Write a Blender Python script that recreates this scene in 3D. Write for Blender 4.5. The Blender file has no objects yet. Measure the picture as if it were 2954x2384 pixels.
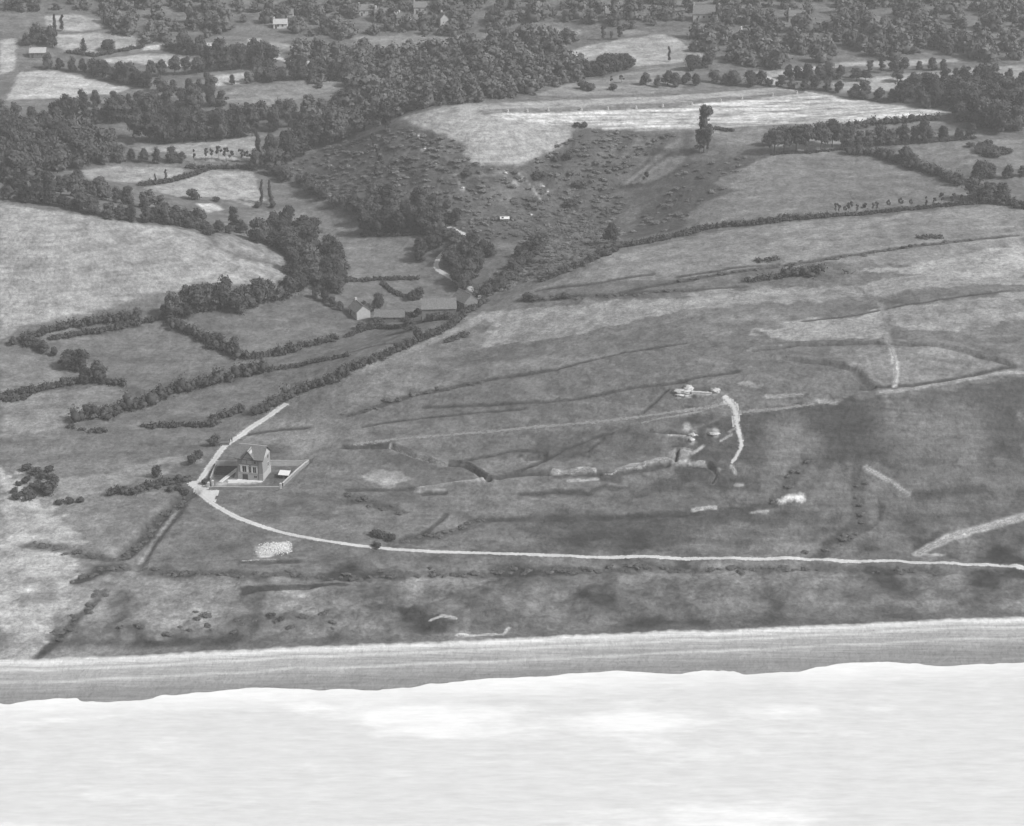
import bpy, math, random
import numpy as np
R = math.radians
rng = np.random.default_rng(7)
random.seed(7)
sc = bpy.context.scene
COL = sc.collection

# ------------------------------------------------------------------ camera, sky, sun, exposure
CX, CY, FPX = 1477.0, 1192.0, 5512.0          # photograph: 2954 x 2384, about 30 degrees wide
CAMZ, PITCH = 290.0, R(23.85)
cam = bpy.data.cameras.new('camera'); camo = bpy.data.objects.new('camera', cam); COL.objects.link(camo)
cam.sensor_fit = 'HORIZONTAL'; cam.angle = 2 * math.atan(CX / FPX)
camo.location = (0, 0, CAMZ); camo.rotation_euler = (math.pi / 2 - PITCH, 0, 0)
cam.clip_start = 1.0; cam.clip_end = 30000
sc.camera = camo
SUN_AZ, SUN_EL = R(114), R(42)                 # azimuth clockwise from +Y (the way the camera looks)
w = bpy.data.worlds.new('World'); sc.world = w; w.use_nodes = True
nt = w.node_tree; nt.nodes.clear()
sky = nt.nodes.new('ShaderNodeTexSky'); sky.sky_type = 'NISHITA'; sky.sun_disc = False
sky.sun_elevation = SUN_EL; sky.sun_rotation = SUN_AZ
sky.air_density = 1.5; sky.dust_density = 4.0
bw = nt.nodes.new('ShaderNodeRGBToBW')        # black-and-white film: the light itself is neutral
bg = nt.nodes.new('ShaderNodeBackground'); bg.inputs['Strength'].default_value = 0.07
wo = nt.nodes.new('ShaderNodeOutputWorld')
nt.links.new(sky.outputs[0], bw.inputs[0]); nt.links.new(bw.outputs[0], bg.inputs[0]); nt.links.new(bg.outputs[0], wo.inputs[0])
sun = bpy.data.lights.new('sun', 'SUN'); sun.energy = 2.3; sun.angle = R(7); sun.color = (1, 1, 1)
suno = bpy.data.objects.new('sun', sun); COL.objects.link(suno)
suno.rotation_euler = (math.pi / 2 - SUN_EL, 0, math.pi - SUN_AZ)
suno.location = (300, 300, 500)
sc.view_settings.view_transform = 'Standard'; sc.view_settings.look = 'None'
sc.view_settings.gamma = 1.0; sc.view_settings.use_curve_mapping = False
sc.view_settings.exposure = 1.12
sc.cycles.use_denoising = True
sc.cycles.max_bounces = 5; sc.cycles.volume_bounces = 0; sc.cycles.diffuse_bounces = 3
sc.cycles.transparent_max_bounces = 12
HAZE = 0.00020

# ------------------------------------------------------------------ photograph tiles -> pixels -> ground
ORG = dict(A=(0, 0), B=(1000, 0), C=(1954, 0), D=(0, 600), E=(1000, 600), F=(1954, 600),
           G=(0, 1200), H=(1000, 1200), I=(1954, 1200))
def T(k, *pts):
    if k == 'W': return [(1850 + x / 4.8225, 1080 + y / 4.8225) for x, y in pts]      # the strongpoint, enlarged
    if k == 'V': return [(520 + x / 5.3775, 1230 + y / 5.3775) for x, y in pts]       # the villa, enlarged
    if k == 'K': return [(960 + x / 4.889, 800 + y / 4.889) for x, y in pts]          # the farm, enlarged
    if k == 'N': return list(pts)
    ox, oy = ORG[k]
    return [(ox + x / 2.151, oy + y / 2.151) for x, y in pts]
SP, CP = math.sin(PITCH), math.cos(PITCH)
def dirs(uv):
    uv = np.asarray(uv, float)
    a = (uv[:, 0] - CX) / FPX; b = -(uv[:, 1] - CY) / FPX
    return np.stack([a, CP + b * SP, -SP + b * CP], 1)
def at_z(uv, z):
    d = dirs(uv); t = (np.asarray(z, float) - CAMZ) / d[:, 2]
    return np.stack([d[:, 0] * t, d[:, 1] * t], 1)

# heights read off the photograph: pixel x, pixel y, metres above the sea
CPTS = np.array([
 (0,1930,3),(700,1905,3),(1477,1870,3),(2200,1838,3),(2954,1805,3),
 (0,1800,4),(800,1760,4),(1500,1700,4),(2200,1720,4),(2954,1680,4),
 (1100,1580,5),(2000,1605,5),(2900,1635,5),(560,1400,6),(620,1290,7),(720,1390,6.5),(860,1150,10),(750,1210,8.5),
 (0,1500,5),(0,1300,6),(300,1400,6),(200,1200,8),(400,1100,8.5),(0,1050,11),(300,1000,9.5),(600,1040,9.5),(900,960,11),
 (0,900,17),(0,820,24),(300,870,17),(0,600,43),(300,640,38),(150,720,34),(600,700,27),(840,790,15),(500,800,22),
 (0,540,34),(300,560,26),(560,640,22),(650,540,19),(720,600,17),(950,640,14.5),(1050,720,13),(1150,890,12),(1000,860,12.5),
 (300,510,23),(150,500,26),(0,430,29),(400,420,25),(650,435,25),(560,380,27),(0,350,31),(300,340,30),
 (1270,780,14),(1350,690,19),(1456,632,25),(1330,860,13),
 (900,540,18),(1000,480,28),(1150,400,41),(1165,340,46),(900,430,27),(850,490,21),
 (1350,480,38),(1400,420,45),(1700,330,49),(2200,300,50),(1640,385,45),(1480,470,39),(1800,500,33),(1600,560,27),(1500,600,24),(1900,600,29),
 (1750,420,42),(2000,400,45),(2040,440,43),
 (2300,540,43),(2600,480,46),(2250,450,46),(2050,655,37),(2500,612,43),(2900,572,48),(1860,640,27),(1980,560,36),
 (1700,750,32),(1560,830,27),(2000,700,37),(2400,700,43),(2900,640,48),(2900,800,46),(2400,850,40),(1800,900,32),
 (1450,885,23.5),(1000,1065,17),(1080,1018,19),(1230,940,21.5),(1330,900,23),(930,1110,14.5),(1040,985,11.8),(1180,925,12.2),(1400,950,22),(1200,1000,19.5),(1000,1110,15),(1500,1050,24),(2000,1050,33),(2400,1000,38),(2900,1000,43),
 (2000,1150,29),(2550,1130,35),(2950,1100,39),(2000,1300,20),(2500,1300,23),(2950,1280,26),(1500,1200,19),(1500,1350,12.5),(1000,1200,12),(1000,1300,9.5),
 (2000,1450,11),(2500,1450,12),(2950,1450,13),(1500,1480,7.5),(2000,1560,6),(2500,1560,6.5),(2950,1550,7),(1200,1480,6.5),
 (100,250,33),(300,350,29),(700,270,34),(850,160,40),(1000,300,32),(1200,250,36),(1050,390,34),(1800,150,50),(1400,100,46),(2200,220,51),(2700,250,53),
 (2954,400,53),(2700,400,51),(2800,500,50),(0,50,48),(600,80,44),(1000,20,50),(1500,20,54),(2000,30,57),(2500,100,56),(2900,30,60),
], float)
CXY = at_z(CPTS[:, :2], CPTS[:, 2])
extra = np.array([(-420, 440, 3), (420, 480, 3), (-420, 560, 6), (430, 560, 10), (-430, 760, 30), (450, 720, 44), (-450, 1000, 36), (480, 1000, 54), (-480, 1300, 52), (0, 1330, 58), (480, 1300, 60)], float)
PX = np.concatenate([CXY, extra[:, :2]]) / 100.0
PZ = np.concatenate([CPTS[:, 2], extra[:, 2]])
def tps(r2):
    return 0.5 * r2 * np.log(r2 + 1e-9)
n = len(PX)
K = tps(((PX[:, None] - PX[None]) ** 2).sum(2)) + np.eye(n) * 0.01
Pm = np.concatenate([np.ones((n, 1)), PX], 1)
M = np.block([[K, Pm], [Pm.T, np.zeros((3, 3))]])
sol = np.linalg.solve(M, np.concatenate([PZ, np.zeros(3)]))
SH0, SH1 = at_z([(0, 2025), (2954, 1893)], [0, 0])     # waterline
SHT = (SH1 - SH0) / np.linalg.norm(SH1 - SH0); SHN = np.array([-SHT[1], SHT[0]])
def vnoise(x, y, seed=0):
    xi = np.floor(x).astype(np.int64); yi = np.floor(y).astype(np.int64)
    fx = x - xi; fy = y - yi
    fx = fx * fx * (3 - 2 * fx); fy = fy * fy * (3 - 2 * fy)
    def h(a, b):
        k = (a * 374761393 + b * 668265263 + seed * 1442695041) & 0xffffffff
        k = ((k ^ (k >> 13)) * 1274126177) & 0xffffffff
        return ((k ^ (k >> 16)) & 0xffff) / 65535.0
    return (h(xi, yi) * (1 - fx) + h(xi + 1, yi) * fx) * (1 - fy) + (h(xi, yi + 1) * (1 - fx) + h(xi + 1, yi + 1) * fx) * fy
def fbm(x, y, s, o=4, seed=0):
    v = 0; a = 0.5; t = 0
    for i in range(o):
        v = v + a * vnoise(x / s * 2 ** i + 31.7 * i, y / s * 2 ** i + 17.3 * i, seed + i); t += a; a *= 0.5
    return v / t - 0.5
def sstep(a, b, x):
    t = np.clip((x - a) / (b - a), 0, 1); return t * t * (3 - 2 * t)
def shore_d(x, y):
    return (x - SH0[0]) * SHN[0] + (y - SH0[1]) * SHN[1]
def base_z(x, y):
    xc = np.clip(x, -440, 460) / 100; yc = np.clip(y, 430, 1320) / 100
    z = sol[n] + sol[n + 1] * xc + sol[n + 2] * yc
    for i in range(n):
        z = z + sol[i] * tps((xc - PX[i, 0]) ** 2 + (yc - PX[i, 1]) ** 2)
    d = shore_d(x, y)
    prof = np.where(d < 0, 0.05 * d, np.minimum(0.17 * d, 2.9)) + fbm(x, y, 26, 3, 5) * 0.9 * sstep(-14, 2, d) * sstep(20, 10, d) + fbm(x, y, 6, 3, 19) * 0.22 * sstep(-8, 0, d) * sstep(14, 6, d)
    wv = sstep(14, 34, d)
    z = prof * (1 - wv) + np.maximum(z, 2.2) * wv
    far = sstep(1300, 2600, np.hypot(x, y))
    z = np.where(d > 30, z * (1 - far) + 58 * far, z)
    land = sstep(18, 40, d)
    z = z + land * (fbm(x, y, 60, 3, 1) * 1.6 + fbm(x, y, 9, 3, 2) * 0.45)
    dune = sstep(18, 26, d) * sstep(75, 45, d)
    z = z + dune * (fbm(x, y, 8, 4, 9) * 2.4 + fbm(x * .5, y, 4, 3, 15) * .9)
    return np.maximum(z, -6)
def lines(lo, hi, step, out_lo, out_hi):
    a = list(np.arange(lo, hi + 1e-6, step)); s = step; v = a[-1]
    while v < out_hi: s *= 1.5; v += s; a.append(v)
    s = step; v = a[0]; pre = []
    while v > out_lo: s *= 1.5; v -= s; pre.append(v)
    return np.array(pre[::-1] + a)
XL = lines(-340, 340, 1.25, -7000, 7000); XL = np.unique(np.concatenate([XL[(XL < -215) | (XL > 205)], np.arange(-214.9, -70, .85), np.arange(-70, 110, .5), np.arange(110, 205, .85)]))
YL = np.concatenate([lines(438, 730, 0.65, 300, 700), np.arange(731, 900, 1.3), np.arange(900, 1215, 1.9)])
YL = np.concatenate([YL[(YL < 560) | (YL > 690)], np.arange(560.1, 690, .5)]); YL = np.unique(YL[(YL > 300) & (YL < 1216)])
s = 1.2; v = YL[-1]; more = []
while v < 8000: s *= 1.4; v += s; more.append(v)
YL = np.concatenate([YL, more])
GX, GY = np.meshgrid(XL, YL)
Z = base_z(GX, GY)
def gz(x, y, A=None):
    A = Z if A is None else A
    x = np.asarray(x, float); y = np.asarray(y, float)
    i = np.clip(np.searchsorted(XL, x) - 1, 0, len(XL) - 2); j = np.clip(np.searchsorted(YL, y) - 1, 0, len(YL) - 2)
    fx = np.clip((x - XL[i]) / (XL[i + 1] - XL[i]), 0, 1); fy = np.clip((y - YL[j]) / (YL[j + 1] - YL[j]), 0, 1)
    return (A[j, i] * (1 - fx) + A[j, i + 1] * fx) * (1 - fy) + (A[j + 1, i] * (1 - fx) + A[j + 1, i + 1] * fx) * fy
Z0 = Z.copy()
TS = np.arange(440, 1900, 2.0)
def hit(uv):
    d = dirs(uv); d = d / np.linalg.norm(d, axis=1)[:, None]
    X = d[:, 0:1] * TS; Y = d[:, 1:2] * TS; H = CAMZ + d[:, 2:3] * TS
    below = H < gz(X, Y, Z0)
    k = np.where(below.any(1), below.argmax(1), len(TS) - 1)
    lo = TS[np.maximum(k - 1, 0)]; hi = TS[k]
    for _ in range(8):
        m = (lo + hi) / 2
        b = CAMZ + d[:, 2] * m < gz(d[:, 0] * m, d[:, 1] * m, Z0)
        hi = np.where(b, m, hi); lo = np.where(b, lo, m)
    return np.stack([d[:, 0] * hi, d[:, 1] * hi], 1)
def P(k, *pts): return hit(T(k, *pts))
def resample(p, step):
    p = np.asarray(p, float); L = np.concatenate([[0], np.cumsum(np.linalg.norm(np.diff(p, axis=0), axis=1))])
    m = max(2, int(L[-1] / step) + 1); q = np.linspace(0, L[-1], m)
    return np.stack([np.interp(q, L, p[:, 0]), np.interp(q, L, p[:, 1])], 1)
def smooth(p, step=1.5, it=6):
    q = resample(p, step)
    for _ in range(it):
        q[1:-1] = 0.25 * q[:-2] + 0.5 * q[1:-1] + 0.25 * q[2:]
    return q

# ------------------------------------------------------------------ ground colours and relief
d_sh = shore_d(GX, GY)
ALB = 0.110 + 0 * Z
ALB += 0.17 * sstep(-85, -185, GX) * sstep(620, 490, GY)       # thin sandy turf at the western end, left-edge flare painted in too
STR = 0 * Z                                                       # mown swaths
WARPX = fbm(GX, GY, 6, 3, 21) * 4.0; WARPY = fbm(GX, GY, 6, 3, 31) * 4.0
def box(p, pad):
    i0 = max(0, np.searchsorted(XL, p[:, 0].min() - pad) - 1); i1 = np.searchsorted(XL, p[:, 0].max() + pad) + 1
    j0 = max(0, np.searchsorted(YL, p[:, 1].min() - pad) - 1); j1 = np.searchsorted(YL, p[:, 1].max() + pad) + 1
    return slice(j0, j1), slice(i0, i1)
def inside(px, py, poly):
    c = np.zeros(px.shape, bool); m = len(poly); j = m - 1
    for i in range(m):
        xi, yi = poly[i]; xj, yj = poly[j]
        if yi != yj:
            c ^= ((yi > py) != (yj > py)) & (px < (xj - xi) * (py - yi) / (yj - yi) + xi)
        j = i
    return c
def cover(p, warp=1.0, soft=0.7):
    S = box(p, 8); x = GX[S] + WARPX[S] * warp; y = GY[S] + WARPY[S] * warp
    m = 0
    for ox, oy in ((-.5, -.3), (.5, .3), (-.3, .5), (.3, -.5)): m = m + inside(x + ox * soft, y + oy * soft, p)
    return S, m / 4.0
def field(k, alb, *pts, warp=0.5, stripe=0.0, soft=1.2):
    p = hit(pts_of(k, pts)); S, m = cover(p, warp, soft)
    ALB[S] = ALB[S] * (1 - m) + alb * m
    if stripe: STR[S] = np.maximum(STR[S], m * stripe)
def pts_of(k, pts):
    out = []
    for q in pts:
        if isinstance(q, str): k = q
        else: out += T(k, q)
    return out
def dist(p, S, warp=0.4):
    x = GX[S] + WARPX[S] * warp; y = GY[S] + WARPY[S] * warp
    best = np.full(x.shape, 1e9); side = np.zeros(x.shape)
    for a, b in zip(p[:-1], p[1:]):
        ab = b - a; L = (ab ** 2).sum() + 1e-9
        t = np.clip(((x - a[0]) * ab[0] + (y - a[1]) * ab[1]) / L, 0, 1)
        dx = x - a[0] - t * ab[0]; dy = y - a[1] - t * ab[1]; dd = np.hypot(dx, dy)
        s_ = np.sign(ab[0] * dy - ab[1] * dx); u = dd < best
        best = np.where(u, dd, best); side = np.where(u, s_, side)
    return best, side
def line(k, alb, width, *pts, dz=0.0, bank=0.0, strength=1.0, warp=0.4):
    p = resample(hit(pts_of(k, pts)), 4.0); S = box(p, width * 3 + 6)
    dd, side = dist(p, S, warp); m = sstep(width * 0.75, width * 0.25, dd) * strength
    ALB[S] = ALB[S] * (1 - m) + alb * m
    if dz: Z[S] += dz * sstep(width * 0.8, width * 0.2, dd)
    if bank: Z[S] += bank * np.exp(-((dd - width) / (width * 0.5)) ** 2) * (side > 0)
def blob(k, alb, radius, *pts, strength=1.0):
    for c in hit(pts_of(k, pts)):
        S = box(np.array([c]), radius * 2.5); dd = np.hypot(GX[S] + WARPX[S] * .6 - c[0], (GY[S] + WARPY[S] * .6 - c[1]) * 0.8)
        m = sstep(radius * 1.3, radius * 0.4, dd) * strength; ALB[S] = ALB[S] * (1 - m) + alb * m

# foreground flat and the bluff
field('G', .29, (0,300),(300,560),(500,700),(450,1000),(300,1500),(0,1560), warp=3)  # western flat paler again: sandy turf plus edge flare put into the colour
field('G', .165, (850,1010),(2151,1030),'H',(0,1020),(900,1020),(700,1130),(0,1200),'G',(1500,1230),(600,1300),(300,1480),(350,1300),(560,1100), warp=3)
field('H', .07, (900,640),(1300,600),(2151,600),'I',(900,560),(1100,700),(900,860),(0,870),'H',(2151,870),(1300,850), warp=3)
field('I', .055, (0,150),(300,0),'F',(700,1260),(1250,1180),(2151,1060),'I',(2151,320),(1500,300),(900,300),(300,330),(0,310), warp=2)
field('I', .090, (0,320),(900,310),(2151,310),(2151,880),(0,870), warp=2)
field('I', .086, (0,990),(2151,1000),(2151,1280),(1200,1340),(0,1390),'H',(1200,1420),(1000,1300),(1300,1150), warp=3)
field('H', .085, (320,1290),(640,1220),(1060,1190),(1040,1290),(700,1350),(420,1370), warp=3)
field('G', .18, (350,400),(700,350),(1000,270),(1230,220),(1260,260),(950,400),(700,440),(600,490),(370,490), warp=2)
field('G', .085, (1480,560),(2000,480),'H',(0,480),(420,460),(350,600),(0,540),'G',(2000,640),(1700,640), warp=3)
field('H', .23, (80,370),(140,335),(240,330),(330,350),(400,400),(300,440),(180,410), warp=1.5)
field('G', .15, (1500,60),(1900,40),(2000,180),(1900,260),(1700,190),(1480,190), warp=2)
field('I', .048, (420,20),(700,20),(640,160),(430,210), warp=2.5); field('I', .046, (700,210),(1100,140),(1700,220),(2151,240),(2151,300),(1200,305),(800,290), warp=2.5)
field('F', .05, (390,1290),(850,1250),(1250,1200),(1310,1330),(1350,1500),(430,1500), warp=2.5); field('F', .058, (1600,1190),(2151,1090),(2151,1210),(1700,1270), warp=2)
field('H', .055, (1320,690),(2151,640),(2151,790),(1340,800), warp=3); field('H', .06, (1000,480),(2000,400),(2151,430),(1800,470),(1300,500), warp=2.5); field('I', .055, (0,320),(560,370),(480,450),(0,420), warp=2.5)
field('I', .06, (0,600),(900,560),(1100,640),(400,700),(0,680), warp=3); field('H', .075, (1050,100),(1850,90),(2000,200),(1850,270),(1300,290), warp=3); field('H', .08, (150,200),(560,290),(760,330),(650,380),(400,330),(150,260), warp=2)
# the villa's plot
field('V', .13, (470,840),(570,560),(1990,500),(1580,930),(1540,975),(450,980), warp=0)
field('V', .075, (1300,830),(1440,600),(1900,540),(1560,860),(1540,900),(1400,890), warp=0.4)
field('V', .06, (500,840),(570,600),(880,620),(880,670),(640,880), warp=0.2)
field('V', .30, (520,900),(640,885),(760,840),(1280,845),(1230,890),(960,920),(600,950), warp=0.3)
# west side pastures
field('D', .205, (0,-30),(270,15),(500,45),(730,85),(880,105),(1080,125),(1200,150),(1270,180),(1330,230),(1420,300),(1560,330),(1700,355),(1800,385),(1760,430),(1650,490),(1450,480),(1250,465),(1090,520),(850,560),(540,660),(330,690),(120,740),(60,800),(0,820))
field('D', .165, (1340,175),(1480,175),(1600,215),(1740,290),(1760,345),(1650,320),(1500,300),(1400,270),(1340,220))
field('D', .115, (330,830),(720,760),(1020,700),(1100,760),(1300,870),(1440,950),(1330,1000),(1000,1080),(880,1120),(700,1080),(650,990),(560,900),(350,900))
field('D', .105, (1280,660),(1640,620),(1880,540),(1950,570),(2151,670),'E',(150,680),'D',(2151,760),(1900,830),(1750,880),(1600,900),(1500,830),(1350,740))
field('D', .14, (0,900),(330,930),(420,1080),(130,1140),(0,1170), warp=1)
field('D', .165, (0,1190),(300,1140),(640,1110),(800,1130),(480,1290),(440,1350),(0,1420), warp=2)
field('E', .135, (0,190),(460,180),(440,300),(450,440),(0,450))
field('E', .12, (0,470),(600,450),(700,530),(650,560),(460,600),(0,560))
# the spur
field('E', .17, (1170,500),(1480,400),(1600,300),(2151,190),'F',(0,190),(1000,70),(2100,-20),(2151,0),(2151,380),(900,340),(0,440),'E',(2151,440),(1200,505), warp=1)
field('E', .21, (870,650),(1200,610),(1900,565),(2151,550),'F',(0,530),(1000,480),(2151,385),(2151,470),(1000,575),(0,640),'E',(2151,640),(1900,680),(1500,770),(1000,850),(850,850), warp=2)
field('F', .13, (0,650),(900,590),(1200,540),(1150,610),(700,680),(0,740), warp=2)
field('F', .24, (1500,350),(2151,215),(2151,430),(1900,460),(1100,385), warp=2)
field('F', .225, (820,700),(1250,640),(1300,820),(800,820),(400,780), warp=3)
field('F', .20, (1300,630),(2151,520),(2151,700),(1900,760),(1400,760), warp=3)
field('F', .15, (900,870),(1640,870),(1850,930),(2050,980),(1500,1090),(1200,1110),(1080,980), warp=1)
field('E', .145, (420,1000),(900,960),(1300,920),(2000,860),(1700,900),(1000,1040),(400,1150),(0,1250),(0,1060),(200,960),(640,840),(870,760),(850,860), warp=2)
field('F', .24, (350,1090),(430,1065),(530,1090),(520,1110),(380,1115), warp=2)
field('F', .33, (530,1160),(780,1155),(780,1166),(540,1174), warp=.3)
field('F', .24, (870,1190),(1020,1195),(1010,1215),(880,1210), warp=1)
field('F', .16, (1260,1150),(1330,1220),(1420,1200),(1480,1260),(1540,1330),(1560,1400),(1500,1420),(1430,1330),(1340,1320),(1290,1240), warp=1.5)
blob('I', .13, 9, (680,150),(740,220), strength=.6)
blob('I', .11, 11, (1750,60),(1700,140),(1500,60),(1380,40), strength=.55); blob('F', .12, 6, (1500,1400),(1450,1330), strength=.5)
line('E', .21, 4.5, (-40,1062),(60,1030),(200,968),(400,885),(560,812),(700,750),(860,668),(960,645), strength=.8)
# scrub bowl under the stubble field
field('B', .072, (0,870),(300,770),(480,800),(700,880),(740,960),(870,1040),(1100,1020),(1400,830),(1480,800),(2151,815),(2151,1150),(1750,1300),(1500,1480),(1000,1500),(600,1480),(300,1200),(0,1200), warp=1)
field('A', .078, (1700,1060),(1830,1010),(1990,920),(2151,865),(2151,1280),(1980,1220),(1850,1150), warp=1)
field('C', .068, (0,1000),(600,960),(420,1090),(350,1060),(200,1150),(400,1180),(200,1240),(100,1290),(20,1440),'B',(1700,1480),(1800,1300),(2000,1180), warp=3)
field('B', .135, (1700,1130),(1850,1000),(1950,920),(2080,860),(2100,1000),(2000,1080),(1900,1130),(1750,1155), warp=1)
line('B', .07, 2.5, (1700,1130),(1830,1040),(1950,930)); line('B', .07, 2, (1760,1140),(1900,1030),(2000,960))
# upland fields
field('B', .24, (310,745),(440,705),(870,645),(1400,620),(2151,590),'C',(0,590),(590,545),(700,560),(820,575),(0,655),'B',(1500,692),(870,712),(790,690),(500,800))
field('B', .125, (795,690),(1000,675),(1500,655),(2000,640),(2151,630),'C',(0,625),(600,578),(800,568),(820,575),(0,656),'B',(2000,667),(1500,692),(870,712), warp=.2)
field('B', .225, (310,745),(480,800),(700,880),(760,910),(730,960),(770,1010),(860,1035),(1080,1020),(1250,950),(1400,860),(1390,810),(1450,785),(1300,740),(870,712),(790,690),(600,720),(400,730), stripe=.25)
field('B', .37, (870,712),(1500,692),(2151,665),'C',(0,658),(820,577),(1150,630),(1360,655),(1700,700),(1600,725),(1300,745),(1000,760),(700,770),(220,800),(0,800),'B',(2151,800),(1600,805),(1480,790),(1200,770),(1000,740), warp=.3, stripe=1)
field('B', .27, (1280,350),(1480,285),(1700,245),(1950,215),(2110,250),(2120,310),(2151,320),'C',(0,240),(60,260),(70,310),(160,330),(150,360),(60,380),(0,390),'B',(1900,405),(1780,415),(1760,360),(1600,350),(1440,400),(1300,390))
field('B', .175, (1180,590),(1400,520),(1700,460),(1900,420),(2151,410),'C',(0,420),(100,470),(0,560),'B',(1900,580),(1500,592), warp=1)
field('B', .20, (1220,165),(1450,185),(1450,215),(1300,245),(1220,250)); field('B', .20, (1700,175),(1900,205),(1750,225),(1700,220))
field('B', .17, (20,230),(300,220),(560,220),(780,230),(780,280),(600,300),(450,310),(250,310),(90,320), warp=1)
field('B', .14, (400,490),(600,480),(560,540),(420,580),(380,570))
field('B', .25, (90,30),(170,40),(340,70),(340,100),(200,130),(90,80), warp=1); field('B', .22, (430,25),(560,25),(520,80),(430,90), warp=1)
field('C', .135, (590,965),(1020,935),(1100,960),(1370,1020),(1540,1100),(1740,1160),(1850,1230),(1500,1270),(1150,1310),(700,1340),(160,1400),(30,1420),(100,1290),(200,1240),(400,1180),(200,1150),(350,1060), warp=1)
field('C', .155, (1350,910),(1560,890),(1900,865),(2151,870),(2151,1060),(1900,1010),(1700,1050),(1500,1010),(1400,940))
field('C', .27, (480,450),(750,425),(1000,390),(1740,365),(1750,380),(1350,420),(1100,410),(760,440),(650,480),(640,530),(600,540),(550,500))
field('C', .24, (910,520),(1100,490),(1300,470),(1500,450),(1950,415),(2151,405),(2151,480),(2000,510),(1900,470),(1700,520),(1400,540),(1350,560),(1100,580),(1010,575))
field('C', .42, (1960,565),(2151,550),(2151,600),(2070,620))
field('C', .14, (220,800),(540,790),(560,860),(480,890),(300,930),(240,900)); field('C', .20, (590,870),(1020,860),(1030,925),(600,950))
field('C', .16, (1570,850),(1830,780),(1930,830),(1850,850),(1600,880))
for a, ps in ((.30, [(40,620),(120,450),(300,432),(430,460),(640,510),(820,545),(680,590),(560,575),(470,610),(170,615)]),
              (.25, [(320,215),(750,200),(900,260),(870,300),(740,320),(600,350),(420,320),(330,280)]),
              (.25, [(280,100),(480,90),(640,130),(640,180),(560,190),(400,195),(300,180)]),
              (.30, [(590,380),(870,335),(1100,345),(1260,375),(1230,420),(930,410),(820,390),(700,395),(600,400)]),
              (.29, [(1330,470),(1540,455),(1540,515),(1350,535),(1325,515)]),
              (.46, [(1660,325),(2151,390),'B',(60,400),'A',(2151,420),(1780,385),(1680,355)]),
              (.16, [(1350,580),(1500,540),(2050,500),(2140,550),(1900,600),(1700,660),(1420,640)]),
              (.22, [(810,920),(1100,880),(1580,850),(1600,900),(1570,1000),(1300,1005),(1100,950),(900,945)]),
              (.22, [(500,1060),(730,1030),(1120,1045),(1150,1070),(1000,1130),(880,1140),(540,1110)]),
              (.23, [(880,1170),(1150,1110),(1290,1055),(1560,1060),(1600,1150),(1650,1240),(1560,1290),(1430,1240),(1300,1220),(1150,1230),(1000,1200)]),
              (.40, [(1210,1260),(1330,1265),(1390,1300),(1290,1320)]),
              (.13, [(1500,1330),(1650,1310),(1800,1300),(2151,1330),(2151,1480),(2000,1470),(1520,1470)]),
              (.45, [(1265,265),(1330,265),(1325,305),(1280,305)]), (.45, [(1355,270),(1400,270),(1400,300),(1360,300)]),
              (.25, [(1540,240),(1620,235),(1610,280),(1540,290)]), (.33, [(880,290),(1000,275),(990,310),(880,315)]),
              (.20, [(1670,250),(1860,300),(1840,320),(1680,300)]), (.28, [(0,250),(100,240),(90,430),(0,470)])):
    field('A', a, *ps, warp=.5)
for ps_ in (['B',(1050,748),(1700,748),(2151,722),'C',(0,745),(700,690),(1180,634)], ['B',(1250,776),(2151,765),'C',(240,790),(900,725),(1360,662)], ['C',(700,757),(1150,705),(1500,692)], ['B',(1600,715),(2151,695),'C',(300,672),(900,612)]): line('B', .20, 1.8, *ps_, strength=.75, warp=.2)
line('C', .40, 2.5, (560,480),(600,535),(650,550),(720,560))
line('C', .45, 2.0, (800,575),(1000,605),(1180,632))
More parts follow.
